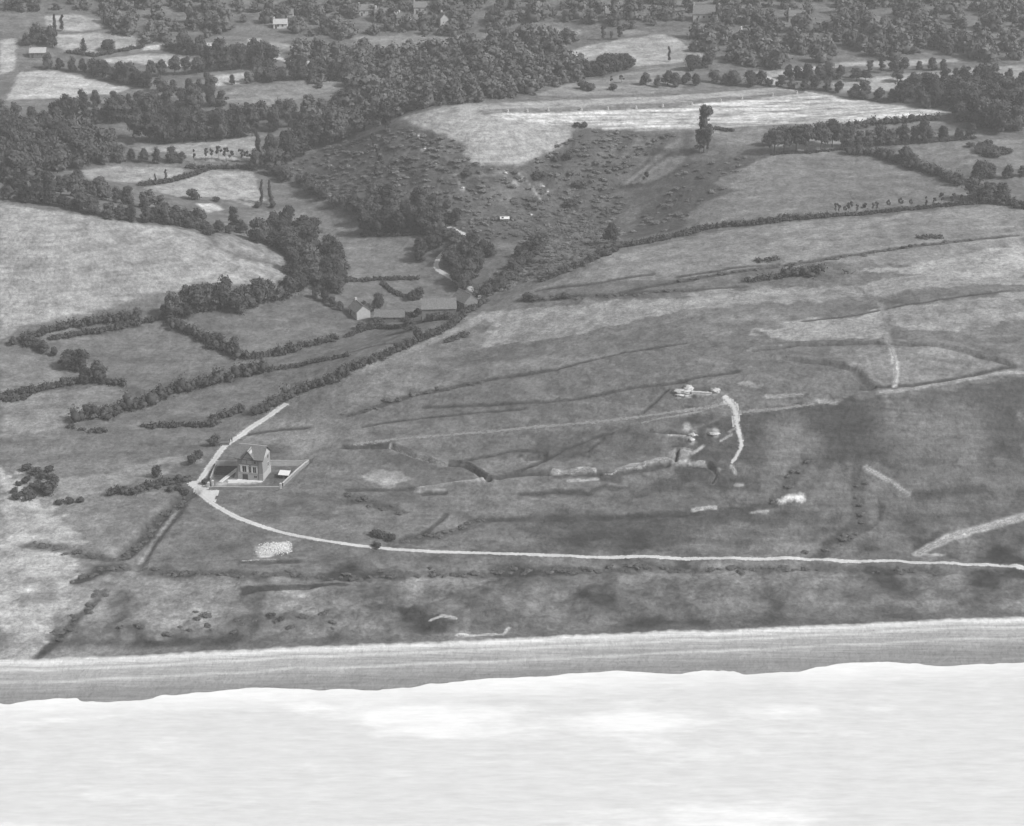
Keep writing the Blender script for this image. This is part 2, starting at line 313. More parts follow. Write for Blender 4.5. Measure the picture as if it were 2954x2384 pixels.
# banks, ditches, worn lines
DK = .040
for wd, k, ps in ((3,'F',[(0,455),(330,400),(700,350),(1000,300),(1400,245),(1800,200),(2100,170)]),(2,'F',[(0,515),(430,485)]),
    (2.2,'F',[(0,430),(350,370),(620,350)]),(1.6,'F',[(780,705),(1240,640),(1280,630),(2050,515)]),
    (2,'F',[(0,1080),(200,1040),(380,1010)]),(1.6,'F',[(1140,1125),(1500,1095),(1900,1020),(2100,985)]),
    (3,'E',[(1110,570),(1200,575),(1380,555),(1700,540),(2151,510)]),(2.2,'E',[(1180,515),(1480,480),(1900,410)]),(3,'E',[(1700,525),(2151,445)]),
    (2.6,'E',[(0,1290),(230,1220),(420,1160),(860,1070),(1300,1000)]),(1.6,'E',[(1300,1000),(1700,900),(2100,840)]),(2,'E',[(480,1230),(1000,1215),(1400,1190),(1750,1120),(2100,1080)]),
    (1.3,'E',[(100,1360),(400,1310),(800,1270),(1100,1250)]),(1.3,'E',[(1840,1270),(1990,1130)]),
    (3,'H',[(0,190),(250,185)]),(2,'H',[(450,740),(560,670),(620,610)]),(4.5,'H',[(380,770),(560,735),(700,700),(850,645)]),(4,'H',[(0,515),(170,545),(350,590)]),
    (2,'H',[(0,460),(420,455)]),(1.5,'H',[(700,290),(900,240),(1050,215),(1230,215),(1250,260),(1150,320),(1050,360),(880,390)]),
    (1.5,'H',[(1150,310),(1350,210),(1560,130),(1650,110)]),(1.2,'H',[(1500,220),(1600,140)]),
    (4,'H',[(0,1000),(500,985),(1000,970),(1500,955),(2151,955)]),(4,'I',[(0,955),(500,955),(1000,945),(1600,965),(1900,980),(2151,985)]),
    (4,'G',[(850,955),(1300,975),(1800,985),(2151,1000)]),(4.5,'G',[(200,790),(380,820),(560,860),(720,885)]),(5,'G',[(480,1030),(620,960),(780,930)]),
    (3,'G',[(640,1090),(560,1180),(430,1310),(310,1420),(230,1500)]),
    (3.6,'I',[(800,290),(680,400),(580,530)]),(4.5,'I',[(1130,300),(1140,400),(1110,500),(1130,690)]),(4.5,'I',[(1130,690),(1000,780),(850,870)]),
    (3,'I',[(0,600),(460,585)]),(3,'I',[(460,565),(580,545)]),(4,'I',[(1600,640),(1780,630)]),(3,'I',[(1480,490),(1900,450)]),(1.5,'I',[(1250,500),(1280,620),(1200,690)]),
    (4,'I',[(1470,830),(1560,770),(1680,730)]),(3,'I',[(1700,870),(2151,895)]),(2.5,'G',[(1490,905),(1700,908),(1850,905)]),(2,'G',[(1500,120),(1700,90),(1900,75)]),
    (3,'H',[(1580,380),(1680,390)]),(2,'H',[(1080,480),(1450,462)]),(2,'E',[(0,900),(200,850),(400,830)]),(3,'H',[(900,640),(1500,640),(2151,590)]),
    (3,'B',[(1550,1220),(1700,1170),(1900,1130),(2151,1010)])):
    line(k, DK, wd, *ps, strength=.85 if wd < 3.5 else .7, dz=-.3, warp=.4 if wd < 3.5 else 1.3)
line('F', .06, 2.3, (470,885),(750,850),(1200,838),(1400,845),(1650,855),(1850,910),(2050,970), dz=-.8, bank=.4, strength=.8)
line('F', .06, 2.5, (650,930),(900,960),(1080,995),(1150,1070),(1200,1110), dz=-.8, bank=.4, strength=.8)
line('G', .055, 5.5, (1170,480),(980,620),(880,760),(770,860), dz=-1.6)
line('G', .06, 3, (1130,560),(1030,680),(930,820),(860,940), dz=-.8)
line('G', .20, 1.4, (1100,560),(990,720),(870,900))
line('H', .05, 1.6, (280,190),(400,245),(500,275),(620,300),(740,310),(790,345),(860,385),(890,398), dz=-1.6, bank=.7)
line('H', .045, 1.7, (880,395),(1000,378),(1100,362),(1290,352),(1440,362),(1560,352),(1680,350),(1860,328),(1990,298), dz=-1.1, bank=.5)
line('H', .055, 1.5, (-40,195),(120,196),(280,190), dz=-.9)
line('H', .22, 1.4, (270,182),(400,235),(500,265),(620,290)); line('H', .20, 1.6, (440,455),(620,425),(800,405),(860,392), dz=.5)
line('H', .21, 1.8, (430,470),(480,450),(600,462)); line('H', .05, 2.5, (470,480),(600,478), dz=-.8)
line('H', .27, 1.2, (1280,345),(1380,355),(1500,335),(1540,345), dz=.8); line('H', .27, 1.2, (1590,355),(1650,360),(1680,335),(1850,315),(1900,290),(2000,280), dz=.8)
line('H', .055, 2.4, (1300,372),(1540,365),(1700,355),(1900,325),(2000,305)); field('H', .05, (1580,375),(1680,380),(1640,410),(1590,410), warp=.5)  # dark strip below the pale banks: shade of their near side painted in
line('H', .26, 1.0, (1370,405),(1560,390))
line('H', .05, 1.5, (1080,250),(1130,240),(1200,245)); line('H', .2, 1.0, (1110,243),(1180,236)); line('H', .055, 3, (1120,255),(1210,250), dz=-.8)
line('H', .36, .8, (525,1270),(570,1240),(640,1245),(680,1262)); line('H', .42, .9, (690,1362),(750,1362),(870,1355),(960,1365),(1010,1345),(1005,1320))
line('H', .05, 1.6, (370,1265),(430,1250),(520,1260),(560,1240))
line('I', .30, 3.0, (1490,855),(1560,815),(1700,745),(1880,700),(2151,625)); line('I', .28, 1.3, (1490,855),(1560,868),(1650,865))
line('I', .24, 1.0, (1170,315),(1260,370),(1440,485)); field('I', .45, (620,520),(680,495),(780,480),(800,510),(770,530),(720,515),(640,540), warp=.6)
line('I', .3, 1.0, (100,578),(240,566)); line('I', .2, 1.5, (470,595),(550,588))
line('F', .13, 1.0, (1050,440),(1150,520),(1260,600)); line('F', .19, 2.0, (1260,590),(1290,680),(1300,780),(1330,860)); line('F', .34, 1.6, (1330,870),(1350,940),(1355,1040),(1345,1100))
line('F', .21, 1.6, (1250,1150),(1500,1115),(1900,1045),(2151,1020)); line('I', .22, 1.2, (345,310),(365,360)); line('I', .22, 1.2, (360,428),(400,428))
# strongpoint on the slope
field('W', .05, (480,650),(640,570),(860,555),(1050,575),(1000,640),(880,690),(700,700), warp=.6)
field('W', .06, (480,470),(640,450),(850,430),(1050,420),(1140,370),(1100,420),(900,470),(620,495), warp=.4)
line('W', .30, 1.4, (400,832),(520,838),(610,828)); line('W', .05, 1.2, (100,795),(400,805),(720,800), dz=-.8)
blob('W', .33, 1.6, (730,830),(1020,830),(700,900),(920,830),(640,720))
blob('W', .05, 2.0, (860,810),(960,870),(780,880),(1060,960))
field('W', .28, (380,1130),(470,1050),(600,1040),(700,1050),(715,1100),(660,1140),(560,1170),(470,1160), warp=.4)
field('W', .28, (470,1190),(650,1170),(680,1210),(600,1250),(500,1260),(420,1220), warp=.4)
for q_ in ([(380,1130),(470,1050),(600,1040),(700,1050),(715,1100),(660,1140),(560,1170),(470,1160)], [(470,1190),(650,1170),(680,1210),(600,1250),(500,1260),(420,1220)]):
    S_, m_ = cover(P('W', *q_), .3, 1.6); Z[S_] += .55 * m_
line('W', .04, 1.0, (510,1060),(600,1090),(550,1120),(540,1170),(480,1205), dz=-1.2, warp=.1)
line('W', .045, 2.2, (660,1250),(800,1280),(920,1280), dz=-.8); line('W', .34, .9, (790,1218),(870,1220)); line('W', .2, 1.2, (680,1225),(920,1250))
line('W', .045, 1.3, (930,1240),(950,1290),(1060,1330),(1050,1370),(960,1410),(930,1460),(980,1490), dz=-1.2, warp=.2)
line('W', .16, 1.6, (1090,1320),(1080,1370),(980,1430),(1000,1500)); blob('W', .045, 1.6, (1140,1530),(1150,1580))
line('W', .26, 1.2, (720,1090),(790,1030),(840,1000)); line('W', .2, .9, (1120,920),(1250,840)); line('W', .22, .9, (1230,800),(1300,760))
field('W', .36, (490,270),(600,210),(680,160),(690,200),(720,240),(960,240),(1000,200),(1060,210),(1080,260),(1040,285),(980,275),(700,305),(620,325),(490,335), warp=.3)
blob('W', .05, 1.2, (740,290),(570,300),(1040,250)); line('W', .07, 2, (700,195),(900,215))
# small dig of chalk on the scrub slope and elsewhere
blob('B', .26, 1.4, (485,920),(555,1015),(985,1075),(1085,1125),(1215,1150),(1245,1190),(1645,915),(445,845),(1140,1325),(720,1165),(1050,1150))
line('B', .17, 1.0, (1070,1080),(1160,1180),(1220,1260))
field('G', .42, (1600,800),(1700,788),(1800,790),(1800,855),(1700,862),(1600,868), warp=1.8)
for k_, ps_ in (('B', [(480,830),(560,960),(700,1080),(800,1200)]), ('B', [(870,1050),(960,1160),(1100,1260),(1200,1380)]), ('B', [(1400,880),(1300,1030),(1220,1180)]), ('B', [(200,880),(300,1000),(420,1120)]), ('B', [(1750,850),(1620,1000),(1450,1150),(1380,1300)])): line(k_, .045, 4.5, *ps_, strength=.7, dz=-.6, warp=1.2)
line('B', .13, 1.4, (480,1010),(620,1060),(760,1100),(1000,1080)); line('B', .12, 1.4, (620,970),(700,1060),(700,1160)); blob('B', .11, 7, (600,930),(350,950),(1000,1200),(1600,950),(1850,900), strength=.6)
# dark dug plot near the beach
field('G', .036, (1485,1060),(1800,1046),(2100,1035),(2151,1040),'H',(20,1045),'G',(2140,1058),(1850,1080),(1500,1115), warp=.1, soft=.6)
pl = P('G', (1500,1066),(2100,1042),(1850,1076),(1505,1108)); S_, m_ = cover(pl, .1); Z[S_] -= 0.7 * m_
# foreground: darker tussocks in the dune grass
TUSS = fbm(GX, GY, 13, 3, 44)
dz_ = sstep(18, 24, d_sh) * sstep(80, 55, d_sh)
ALB -= dz_ * np.clip(TUSS - .02, 0, .3) * .36; ALB += dz_ * np.clip(-TUSS - .06, 0, .3) * .25
ALB = np.clip(ALB, .035, .6)
# level the villa's plot
VC = P('V', (1094, 832))[0]
VZ = float(gz(VC[0], VC[1]))
pv = P('V', (440,985),(570,545),(2020,490),(1560,985)); S_, m_ = cover(pv, 0, 3)
Z[S_] = Z[S_] * (1 - m_) + (VZ + 0.10 * (Z[S_] - VZ)) * m_
VZ = float(gz(VC[0], VC[1]))

# ------------------------------------------------------------------ helpers for objects and materials
def tag(o, label=None, cat=None, group=None, kind=None):
    if label: o['label'] = label
    if cat: o['category'] = cat
    if group: o['group'] = group
    if kind: o['kind'] = kind
    return o
def mesh_np(name, V, F, mat=None, smooth_=False):
    V = np.asarray(V, np.float32); F = np.asarray(F, np.int32); me = bpy.data.meshes.new(name); k = F.shape[1]
    me.vertices.add(len(V)); me.vertices.foreach_set('co', V.ravel())
    me.loops.add(F.size); me.loops.foreach_set('vertex_index', F.ravel())
    me.polygons.add(len(F)); me.polygons.foreach_set('loop_start', np.arange(0, F.size, k, dtype=np.int32))
    me.update(calc_edges=True)
    if smooth_: me.polygons.foreach_set('use_smooth', np.ones(len(F), bool))
    if mat: me.materials.append(mat)
    return me
def obj(name, me, parent=None, loc=(0, 0, 0)):
    o = bpy.data.objects.new(name, me); COL.objects.link(o); o.parent = parent; o.location = loc; return o
def empty(name, loc, rz=0):
    o = bpy.data.objects.new(name, None); COL.objects.link(o); o.location = loc; o.rotation_euler = (0, 0, rz); o.empty_display_size = .5; return o
class MB:
    def __init__(s): s.v = []; s.f = []
    def poly(s, *p):
        b = len(s.v); s.v += [tuple(q) for q in p]; s.f.append(tuple(range(b, b + len(p))))
    def box(s, x0, x1, y0, y1, z0, z1, dz=0):
        b = len(s.v)
        s.v += [(x0,y0,z0),(x1,y0,z0),(x1,y1,z0),(x0,y1,z0),(x0,y0,z1),(x1,y0,z1),(x1,y1,z1 + dz),(x0,y1,z1 + dz)]
        s.f += [tuple(b + i for i in q) for q in ((0,3,2,1),(4,5,6,7),(0,1,5,4),(1,2,6,5),(2,3,7,6),(3,0,4,7))]
    def prism(s, a, b):
        k = len(s.v); m = len(a); s.v += [tuple(p) for p in a] + [tuple(p) for p in b]
        s.f.append(tuple(k + i for i in range(m))[::-1]); s.f.append(tuple(k + m + i for i in range(m)))
        for i in range(m): j = (i + 1) % m; s.f.append((k + i, k + j, k + m + j, k + m + i))
    def tube(s, a, b, r0, r1, n=7):
        a = np.array(a, float); b = np.array(b, float); d = b - a; d /= np.linalg.norm(d)
        u = np.cross(d, (0, 0, 1) if abs(d[2]) < .9 else (1, 0, 0)); u /= np.linalg.norm(u); v = np.cross(d, u)
        A = [a + r0 * (u * math.cos(t) + v * math.sin(t)) for t in np.arange(n) * 2 * math.pi / n]
        B = [b + r1 * (u * math.cos(t) + v * math.sin(t)) for t in np.arange(n) * 2 * math.pi / n]
        s.prism(A, B)
    def build(s, name, mat, parent=None, loc=(0, 0, 0)):
        me = bpy.data.meshes.new(name); me.from_pydata(s.v, [], s.f); me.update(); me.materials.append(mat); return obj(name, me, parent, loc)
def NN(t, kind, **k):
    x = t.nodes.new(kind)
    for a, b in k.items(): setattr(x, a, b)
    return x
def mat_noise(name, alb, var=.25, scale=1.0, rough=.9, bump=0.0, rand=0.0, fine=None):
    m = bpy.data.materials.new(name); m.use_nodes = True; t = m.node_tree; b = t.nodes['Principled BSDF']
    tc = NN(t, 'ShaderNodeTexCoord'); n1 = NN(t, 'ShaderNodeTexNoise'); n1.inputs['Scale'].default_value = scale; n1.inputs['Detail'].default_value = 5
    t.links.new(tc.outputs['Object'], n1.inputs['Vector'])
    mr = NN(t, 'ShaderNodeMapRange'); mr.inputs[1].default_value = .3; mr.inputs[2].default_value = .7; mr.inputs[3].default_value = alb * (1 - var); mr.inputs[4].default_value = alb * (1 + var)
    t.links.new(n1.outputs[0], mr.inputs[0]); out = mr.outputs[0]
    if rand:
        oi = NN(t, 'ShaderNodeObjectInfo'); m2 = NN(t, 'ShaderNodeMapRange'); m2.inputs[3].default_value = 1 - rand; m2.inputs[4].default_value = 1 + rand
        t.links.new(oi.outputs['Random'], m2.inputs[0]); mm = NN(t, 'ShaderNodeMath', operation='MULTIPLY')
        t.links.new(out, mm.inputs[0]); t.links.new(m2.outputs[0], mm.inputs[1]); out = mm.outputs[0]
    cb = NN(t, 'ShaderNodeCombineColor')
    for i in range(3): t.links.new(out, cb.inputs[i])
    t.links.new(cb.outputs[0], b.inputs['Base Color']); b.inputs['Roughness'].default_value = rough
    b.inputs['Specular IOR Level'].default_value = .25
    if bump:
        bp = NN(t, 'ShaderNodeBump'); bp.inputs['Distance'].default_value = bump; bp.inputs['Strength'].default_value = .6
        t.links.new(n1.outputs[0], bp.inputs['Height']); t.links.new(bp.outputs[0], b.inputs['Normal'])
    return m
M_LEAF = mat_noise('foliage', .054, .4, 1.4, .85, rand=.38)
M_LEAF2 = mat_noise('foliage_pale', .074, .4, 1.4, .85, rand=.3)
M_GORSE = mat_noise('gorse', .058, .4, .6, .9, rand=.2)
M_SCRUB = mat_noise('scrub_leaf', .098, .5, .10, .9)
M_BRACK = mat_noise('bracken', .078, .3, .6, .9)
M_WOOD = mat_noise('woodland_leaf', .078, .55, .09, .9)
M_HEDGE = mat_noise('hedge_leaf', .046, .5, .35, .9)
M_BARK = mat_noise('bark', .07, .3, 3, .95)

# ------------------------------------------------------------------ ground sheet
ny, nx = Z.shape
idx = np.arange(ny * nx).reshape(ny, nx)
F = np.stack([idx[:-1, :-1], idx[:-1, 1:], idx[1:, 1:], idx[1:, :-1]], -1).reshape(-1, 4)
gm = mesh_np('ground', np.stack([GX, GY, Z], -1).reshape(-1, 3), F, None, True)
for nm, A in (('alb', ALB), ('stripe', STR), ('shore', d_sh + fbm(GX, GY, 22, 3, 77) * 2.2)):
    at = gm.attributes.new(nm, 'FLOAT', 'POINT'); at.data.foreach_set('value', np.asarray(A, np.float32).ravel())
mg = bpy.data.materials.new('turf'); mg.use_nodes = True; t = mg.node_tree; b = t.nodes['Principled BSDF']
tc = NN(t, 'ShaderNodeTexCoord')
def noise(scale, detail=4, rough=.55, vec=None):
    q = NN(t, 'ShaderNodeTexNoise'); q.inputs['Scale'].default_value = scale; q.inputs['Detail'].default_value = detail; q.inputs['Roughness'].default_value = rough
    t.links.new(vec or tc.outputs['Object'], q.inputs['Vector']); return q.outputs[0]
def mth(op, a, bb, c=None):
    q = NN(t, 'ShaderNodeMath', operation=op)
    for i, vv in enumerate((a, bb, c)):
        if vv is None: continue
        if isinstance(vv, (int, float)): q.inputs[i].default_value = vv
        else: t.links.new(vv, q.inputs[i])
    return q.outputs[0]
def attr(nm):
    q = NN(t, 'ShaderNodeAttribute', attribute_name=nm); return q.outputs['Fac']
var = mth('MULTIPLY_ADD', noise(.022, 5), .80, .60)
v2 = mth('MULTIPLY_ADD', noise(.16, 5, .7), 1.9, .05)
v3 = mth('MULTIPLY_ADD', noise(.7, 6, .8), 2.3, -.15)
mp0 = NN(t, 'ShaderNodeMapping'); mp0.inputs['Rotation'].default_value = (0, 0, R(-8)); mp0.inputs['Scale'].default_value = (.035, .13, 1); t.links.new(tc.outputs['Object'], mp0.inputs['Vector'])
v4 = mth('MULTIPLY_ADD', noise(1.0, 6, .68, mp0.outputs[0]), 1.5, .25)
tex = mth('MULTIPLY', mth('MULTIPLY', mth('MULTIPLY', var, v2), v3), v4)
mp = NN(t, 'ShaderNodeMapping'); mp.inputs['Rotation'].default_value = (0, 0, R(-5)); mp.inputs['Scale'].default_value = (.02, .30, 1); t.links.new(tc.outputs['Object'], mp.inputs['Vector'])
st = mth('MULTIPLY_ADD', noise(1.0, 3, .6, mp.outputs[0]), 2.4, -.2)
st = mth('MULTIPLY_ADD', mth('SUBTRACT', st, 1.0), attr('stripe'), 1.0)
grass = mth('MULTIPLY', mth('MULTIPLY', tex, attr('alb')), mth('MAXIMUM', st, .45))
# shingle and sand in bands parallel to the water
shd = attr('shore')
cr = NN(t, 'ShaderNodeValToRGB'); t.links.new(mth('DIVIDE', shd, 20.0), cr.inputs[0])
e = cr.color_ramp.elements
for pos, val in ((0.0, .18), (.10, .17), (.25, .21), (.36, .25), (.40, .35), (.45, .24), (.60, .27), (.65, .40), (.70, .29), (.79, .47), (1.0, .50)):
    if pos in (0.0, 1.0): q = e[0] if pos == 0.0 else e[-1]
    else: q = e.new(pos)
    q.color = (val, val, val, 1)
mp2 = NN(t, 'ShaderNodeMapping'); mp2.inputs['Rotation'].default_value = (0, 0, -math.atan2(SHT[1], SHT[0])); mp2.inputs['Scale'].default_value = (.06, 1.1, 1); t.links.new(tc.outputs['Object'], mp2.inputs['Vector'])
sand = mth('MULTIPLY', mth('MULTIPLY', cr.outputs[0], mth('MULTIPLY_ADD', noise(1.0, 5, .7, mp2.outputs[0]), 1.2, .40)), mth('MULTIPLY_ADD', noise(2.2, 3), .4, .8))
edge = NN(t, 'ShaderNodeMapRange'); edge.inputs[1].default_value = 16.6; edge.inputs[2].default_value = 18.2; t.links.new(mth('ADD', shd, mth('MULTIPLY_ADD', noise(.35, 4), 3.0, -1.5)), edge.inputs[0])
mx = NN(t, 'ShaderNodeMix', data_type='FLOAT'); t.links.new(edge.outputs[0], mx.inputs[0]); t.links.new(sand, mx.inputs[2]); t.links.new(grass, mx.inputs[3])
cc = NN(t, 'ShaderNodeCombineColor')
for i in range(3): t.links.new(mx.outputs[0], cc.inputs[i])
t.links.new(cc.outputs[0], b.inputs['Base Color']); b.inputs['Roughness'].default_value = .95; b.inputs['Specular IOR Level'].default_value = .1
bp = NN(t, 'ShaderNodeBump'); bp.inputs['Distance'].default_value = .8; bp.inputs['Strength'].default_value = .7
t.links.new(mth('ADD', noise(.45, 5, .65), mth('MULTIPLY', noise(.16, 4), 1.2)), bp.inputs['Height']); t.links.new(bp.outputs[0], b.inputs['Normal'])
gm.materials.append(mg)
tag(obj('ground', gm), kind='structure')
# ------------------------------------------------------------------ sea
sx = np.concatenate([[-7000, -3000, -1000], np.arange(-400, 401, 8), [1000, 3000, 7000]])
sy = np.concatenate([[-4000, -1500, -300, 100], np.arange(250, 560, 3), [700]])
SX, SY = np.meshgrid(sx, sy); SZ = fbm(SX, SY, 14, 3, 60) * .30 * sstep(-2, -14, shore_d(SX, SY)) + .0
sidx = np.arange(SX.size).reshape(SX.shape)
sF = np.stack([sidx[:-1, :-1], sidx[:-1, 1:], sidx[1:, 1:], sidx[1:, :-1]], -1).reshape(-1, 4)
keep = shore_d(SX, SY)[:-1, :-1].reshape(-1) < 26
sm = mesh_np('sea', np.stack([SX, SY, SZ], -1).reshape(-1, 3), sF[keep], None, True)
at = sm.attributes.new('shore', 'FLOAT', 'POINT'); at.data.foreach_set('value', (shore_d(SX, SY) + fbm(SX, SY, 18, 3, 12) * 9).astype(np.float32).ravel())
ms = bpy.data.materials.new('surf_water'); ms.use_nodes = True; t = ms.node_tree; b = t.nodes['Principled BSDF']; tc = NN(t, 'ShaderNodeTexCoord')
mps = NN(t, 'ShaderNodeMapping'); mps.inputs['Scale'].default_value = (.35, 1, 1); t.links.new(tc.outputs['Object'], mps.inputs['Vector'])
foam = NN(t, 'ShaderNodeMapRange'); foam.inputs[1].default_value = .54; foam.inputs[2].default_value = .64; t.links.new(noise(.035, 6, .62, mps.outputs[0]), foam.inputs[0])
base = mth('MULTIPLY_ADD', noise(.25, 5, .7, mps.outputs[0]), .18, .395)
sw = NN(t, 'ShaderNodeMapRange'); sw.inputs[1].default_value = -13; sw.inputs[2].default_value = -1; t.links.new(attr('shore'), sw.inputs[0])
mpr = NN(t, 'ShaderNodeMapping'); mpr.inputs['Rotation'].default_value = (0, 0, R(-4)); mpr.inputs['Scale'].default_value = (.12, .75, 1); t.links.new(tc.outputs['Object'], mpr.inputs['Vector'])
rip = mth('MULTIPLY_ADD', noise(1.0, 5, .65, mpr.outputs[0]), .20, -.10)
colr = mth('ADD', mth('MULTIPLY_ADD', mth('MAXIMUM', foam.outputs[0], sw.outputs[0]), .13, base), rip)
cc = NN(t, 'ShaderNodeCombineColor')
for i in range(3): t.links.new(colr, cc.inputs[i])
t.links.new(cc.outputs[0], b.inputs['Base Color']); b.inputs['Roughness'].default_value = .45; b.inputs['IOR'].default_value = 1.33
bp = NN(t, 'ShaderNodeBump'); bp.inputs['Distance'].default_value = .35; bp.inputs['Strength'].default_value = .35; t.links.new(noise(.5, 5, .6, mps.outputs[0]), bp.inputs['Height']); t.links.new(bp.outputs[0], b.inputs['Normal'])
sm.materials.append(ms); tag(obj('sea', sm), kind='structure')

# ------------------------------------------------------------------ roads and worn paths (draped strips with ragged edges)
def mat_path(name, alb, ragged=.5, rut=.84):
    global t, tc
    m = bpy.data.materials.new(name); m.use_nodes = True; t = m.node_tree; b = t.nodes['Principled BSDF']; tc = NN(t, 'ShaderNodeTexCoord')
    c = mth('MULTIPLY', mth('MULTIPLY_ADD', noise(.7, 5, .65), .5, .75), alb); c = mth('MULTIPLY', c, mth('MULTIPLY_ADD', noise(.08, 3), .5, .75))
    ru = NN(t, 'ShaderNodeMapRange'); ru.inputs[1].default_value = .1; ru.inputs[2].default_value = .38; ru.inputs[3].default_value = rut; t.links.new(attr('edge'), ru.inputs[0]); c = mth('MULTIPLY', c, ru.outputs[0])
    q = NN(t, 'ShaderNodeCombineColor')
    for i in range(3): t.links.new(c, q.inputs[i])
    t.links.new(q.outputs[0], b.inputs['Base Color']); b.inputs['Roughness'].default_value = .95
    mr = NN(t, 'ShaderNodeMapRange'); mr.inputs[1].default_value = .95 - ragged; mr.inputs[2].default_value = 1.0 - ragged * .3
    t.links.new(mth('ADD', attr('edge'), mth('MULTIPLY_ADD', noise(.8, 5, .8), ragged * 3.4, -ragged * 1.7)), mr.inputs[0])
    tr = NN(t, 'ShaderNodeBsdfTransparent'); mix = NN(t, 'ShaderNodeMixShader')
    t.links.new(mr.outputs[0], mix.inputs[0]); t.links.new(b.outputs[0], mix.inputs[1]); t.links.new(tr.outputs[0], mix.inputs[2])
    t.links.new(mix.outputs[0], t.nodes['Material Output'].inputs['Surface']); return m
M_ROAD = mat_path('chalk_road', .44, .5); M_PATH = mat_path('chalk_path', .40, .7, 1.0); M_TRACK = mat_path('grass_track', .23, .8, .7)
LANES = []
def strip(name, pts, wd, mat, lift=.06, step=1.2, w_end=None):
    c = smooth(pts, step); LANES.append(c[::3]); tg = np.gradient(c, axis=0); tg /= np.linalg.norm(tg, axis=1)[:, None]; nrm = np.stack([-tg[:, 1], tg[:, 0]], 1)
    us = np.linspace(-1, 1, 7); wv = np.linspace(wd, wd if w_end is None else w_end, len(c)) * (1 + .25 * fbm(c[:, 0], c[:, 1], 12, 2, 3))
    X = c[:, None, :] + nrm[:, None, :] * (us[None, :, None] * wv[:, None, None] / 2)
    zz = gz(X[..., 0], X[..., 1]) + lift + .05 * (1 - us[None] ** 2)
    V = np.concatenate([X, zz[..., None]], 2).reshape(-1, 3); ii = np.arange(len(V)).reshape(len(c), 7)
    Fq = np.stack([ii[:-1, :-1], ii[1:, :-1], ii[1:, 1:], ii[:-1, 1:]], -1).reshape(-1, 4)
    me = mesh_np(name, V, Fq, mat, True); a = me.attributes.new('edge', 'FLOAT', 'POINT')
    a.data.foreach_set('value', np.tile(np.abs(us), (len(c), 1)).astype(np.float32).ravel())
    return tag(obj(name, me), kind='structure')
road = P('G', (1780,-75),(1730,-45),(1655,15),(1540,85),(1430,165),(1375,205),(1305,310),(1250,390),(1218,435),(1245,490),(1330,555),(1450,622),(1620,688),(1800,738),(2000,775),(2145,797))
strip('road', road, 4.2, M_ROAD, w_end=2.3)
strip('road', hit(pts_of('G', [(2000,775),(2145,797),'H',(150,816),(250,826),(500,843),(800,852),(1300,868),(2140,887),'I',(500,893),(1000,900),(1400,905),(1700,915),(2010,935),(2151,948)])), 2.3, M_ROAD, lift=.075)
def patch(name, poly, mat, lift=.09, res=.7):
    p = np.asarray(poly); x = np.arange(p[:, 0].min(), p[:, 0].max() + res, res); y = np.arange(p[:, 1].min(), p[:, 1].max() + res, res)
    X, Y = np.meshgrid(x, y); wx = fbm(X, Y, 3, 2, 8) * 1.2; m = inside(X + wx, Y + wx, p)
    ii = np.arange(X.size).reshape(X.shape); q = np.stack([ii[:-1, :-1], ii[:-1, 1:], ii[1:, 1:], ii[1:, :-1]], -1)[m[:-1, :-1]]
    V = np.stack([X, Y, gz(X, Y) + lift], -1).reshape(-1, 3); u, inv = np.unique(q, return_inverse=True)
    me = mesh_np(name, V[u], inv.reshape(-1, 4), mat, True); a = me.attributes.new('edge', 'FLOAT', 'POINT'); a.data.foreach_set('value', np.full(len(u), .3, np.float32))
    return tag(obj(name, me), kind='structure')
patch('road_junction', P('G', (1145,425),(1200,405),(1260,400),(1285,440),(1335,468),(1350,490),(1322,512),(1330,550),(1245,495)), M_ROAD, .10)
strip('lane', hit(pts_of('E', [(830,575),(815,530),(760,495),(690,460),(615,415),(565,390),(550,360),(570,310),(605,275),(680,220),(770,188),(712,160),(600,108)])), 3.6, M_ROAD, lift=.15)
strip('path', hit(pts_of('W', [(1140,310),(1250,400),(1310,480),(1315,560),(1310,640),(1340,740),(1380,880),(1400,980),(1410,1030),(1340,1130),(1255,1245)])), 3.6, M_PATH, w_end=2.2, lift=.10)
patch('path_head', hit(T('W', (1130,310),(1240,330),(1330,440),(1370,540),(1350,700),(1280,740),(1250,560),(1270,470),(1180,440),(1060,440),(1150,390))), M_PATH, .12)
strip('track', hit(pts_of('W', [(1140,400),(1050,445),(900,475),(600,510),(300,550),(0,595),'H',(1500,45),(1300,60),(900,100),(500,130),(200,160),(40,175)])), 2.8, M_TRACK, lift=.10)
strip('track', hit(pts_of('W', [(0,680),(300,610),(600,565),(850,520)])), 2.0, M_TRACK, lift=.08)
strip('track', hit(pts_of('W', [(1350,535),(1500,520),(1920,492),'F',(600,1250),(850,1222)])), 2.4, M_TRACK, lift=.10)
M_SCRAPE = mat_path('bare_scrape', .28, 1.1, 1.0)
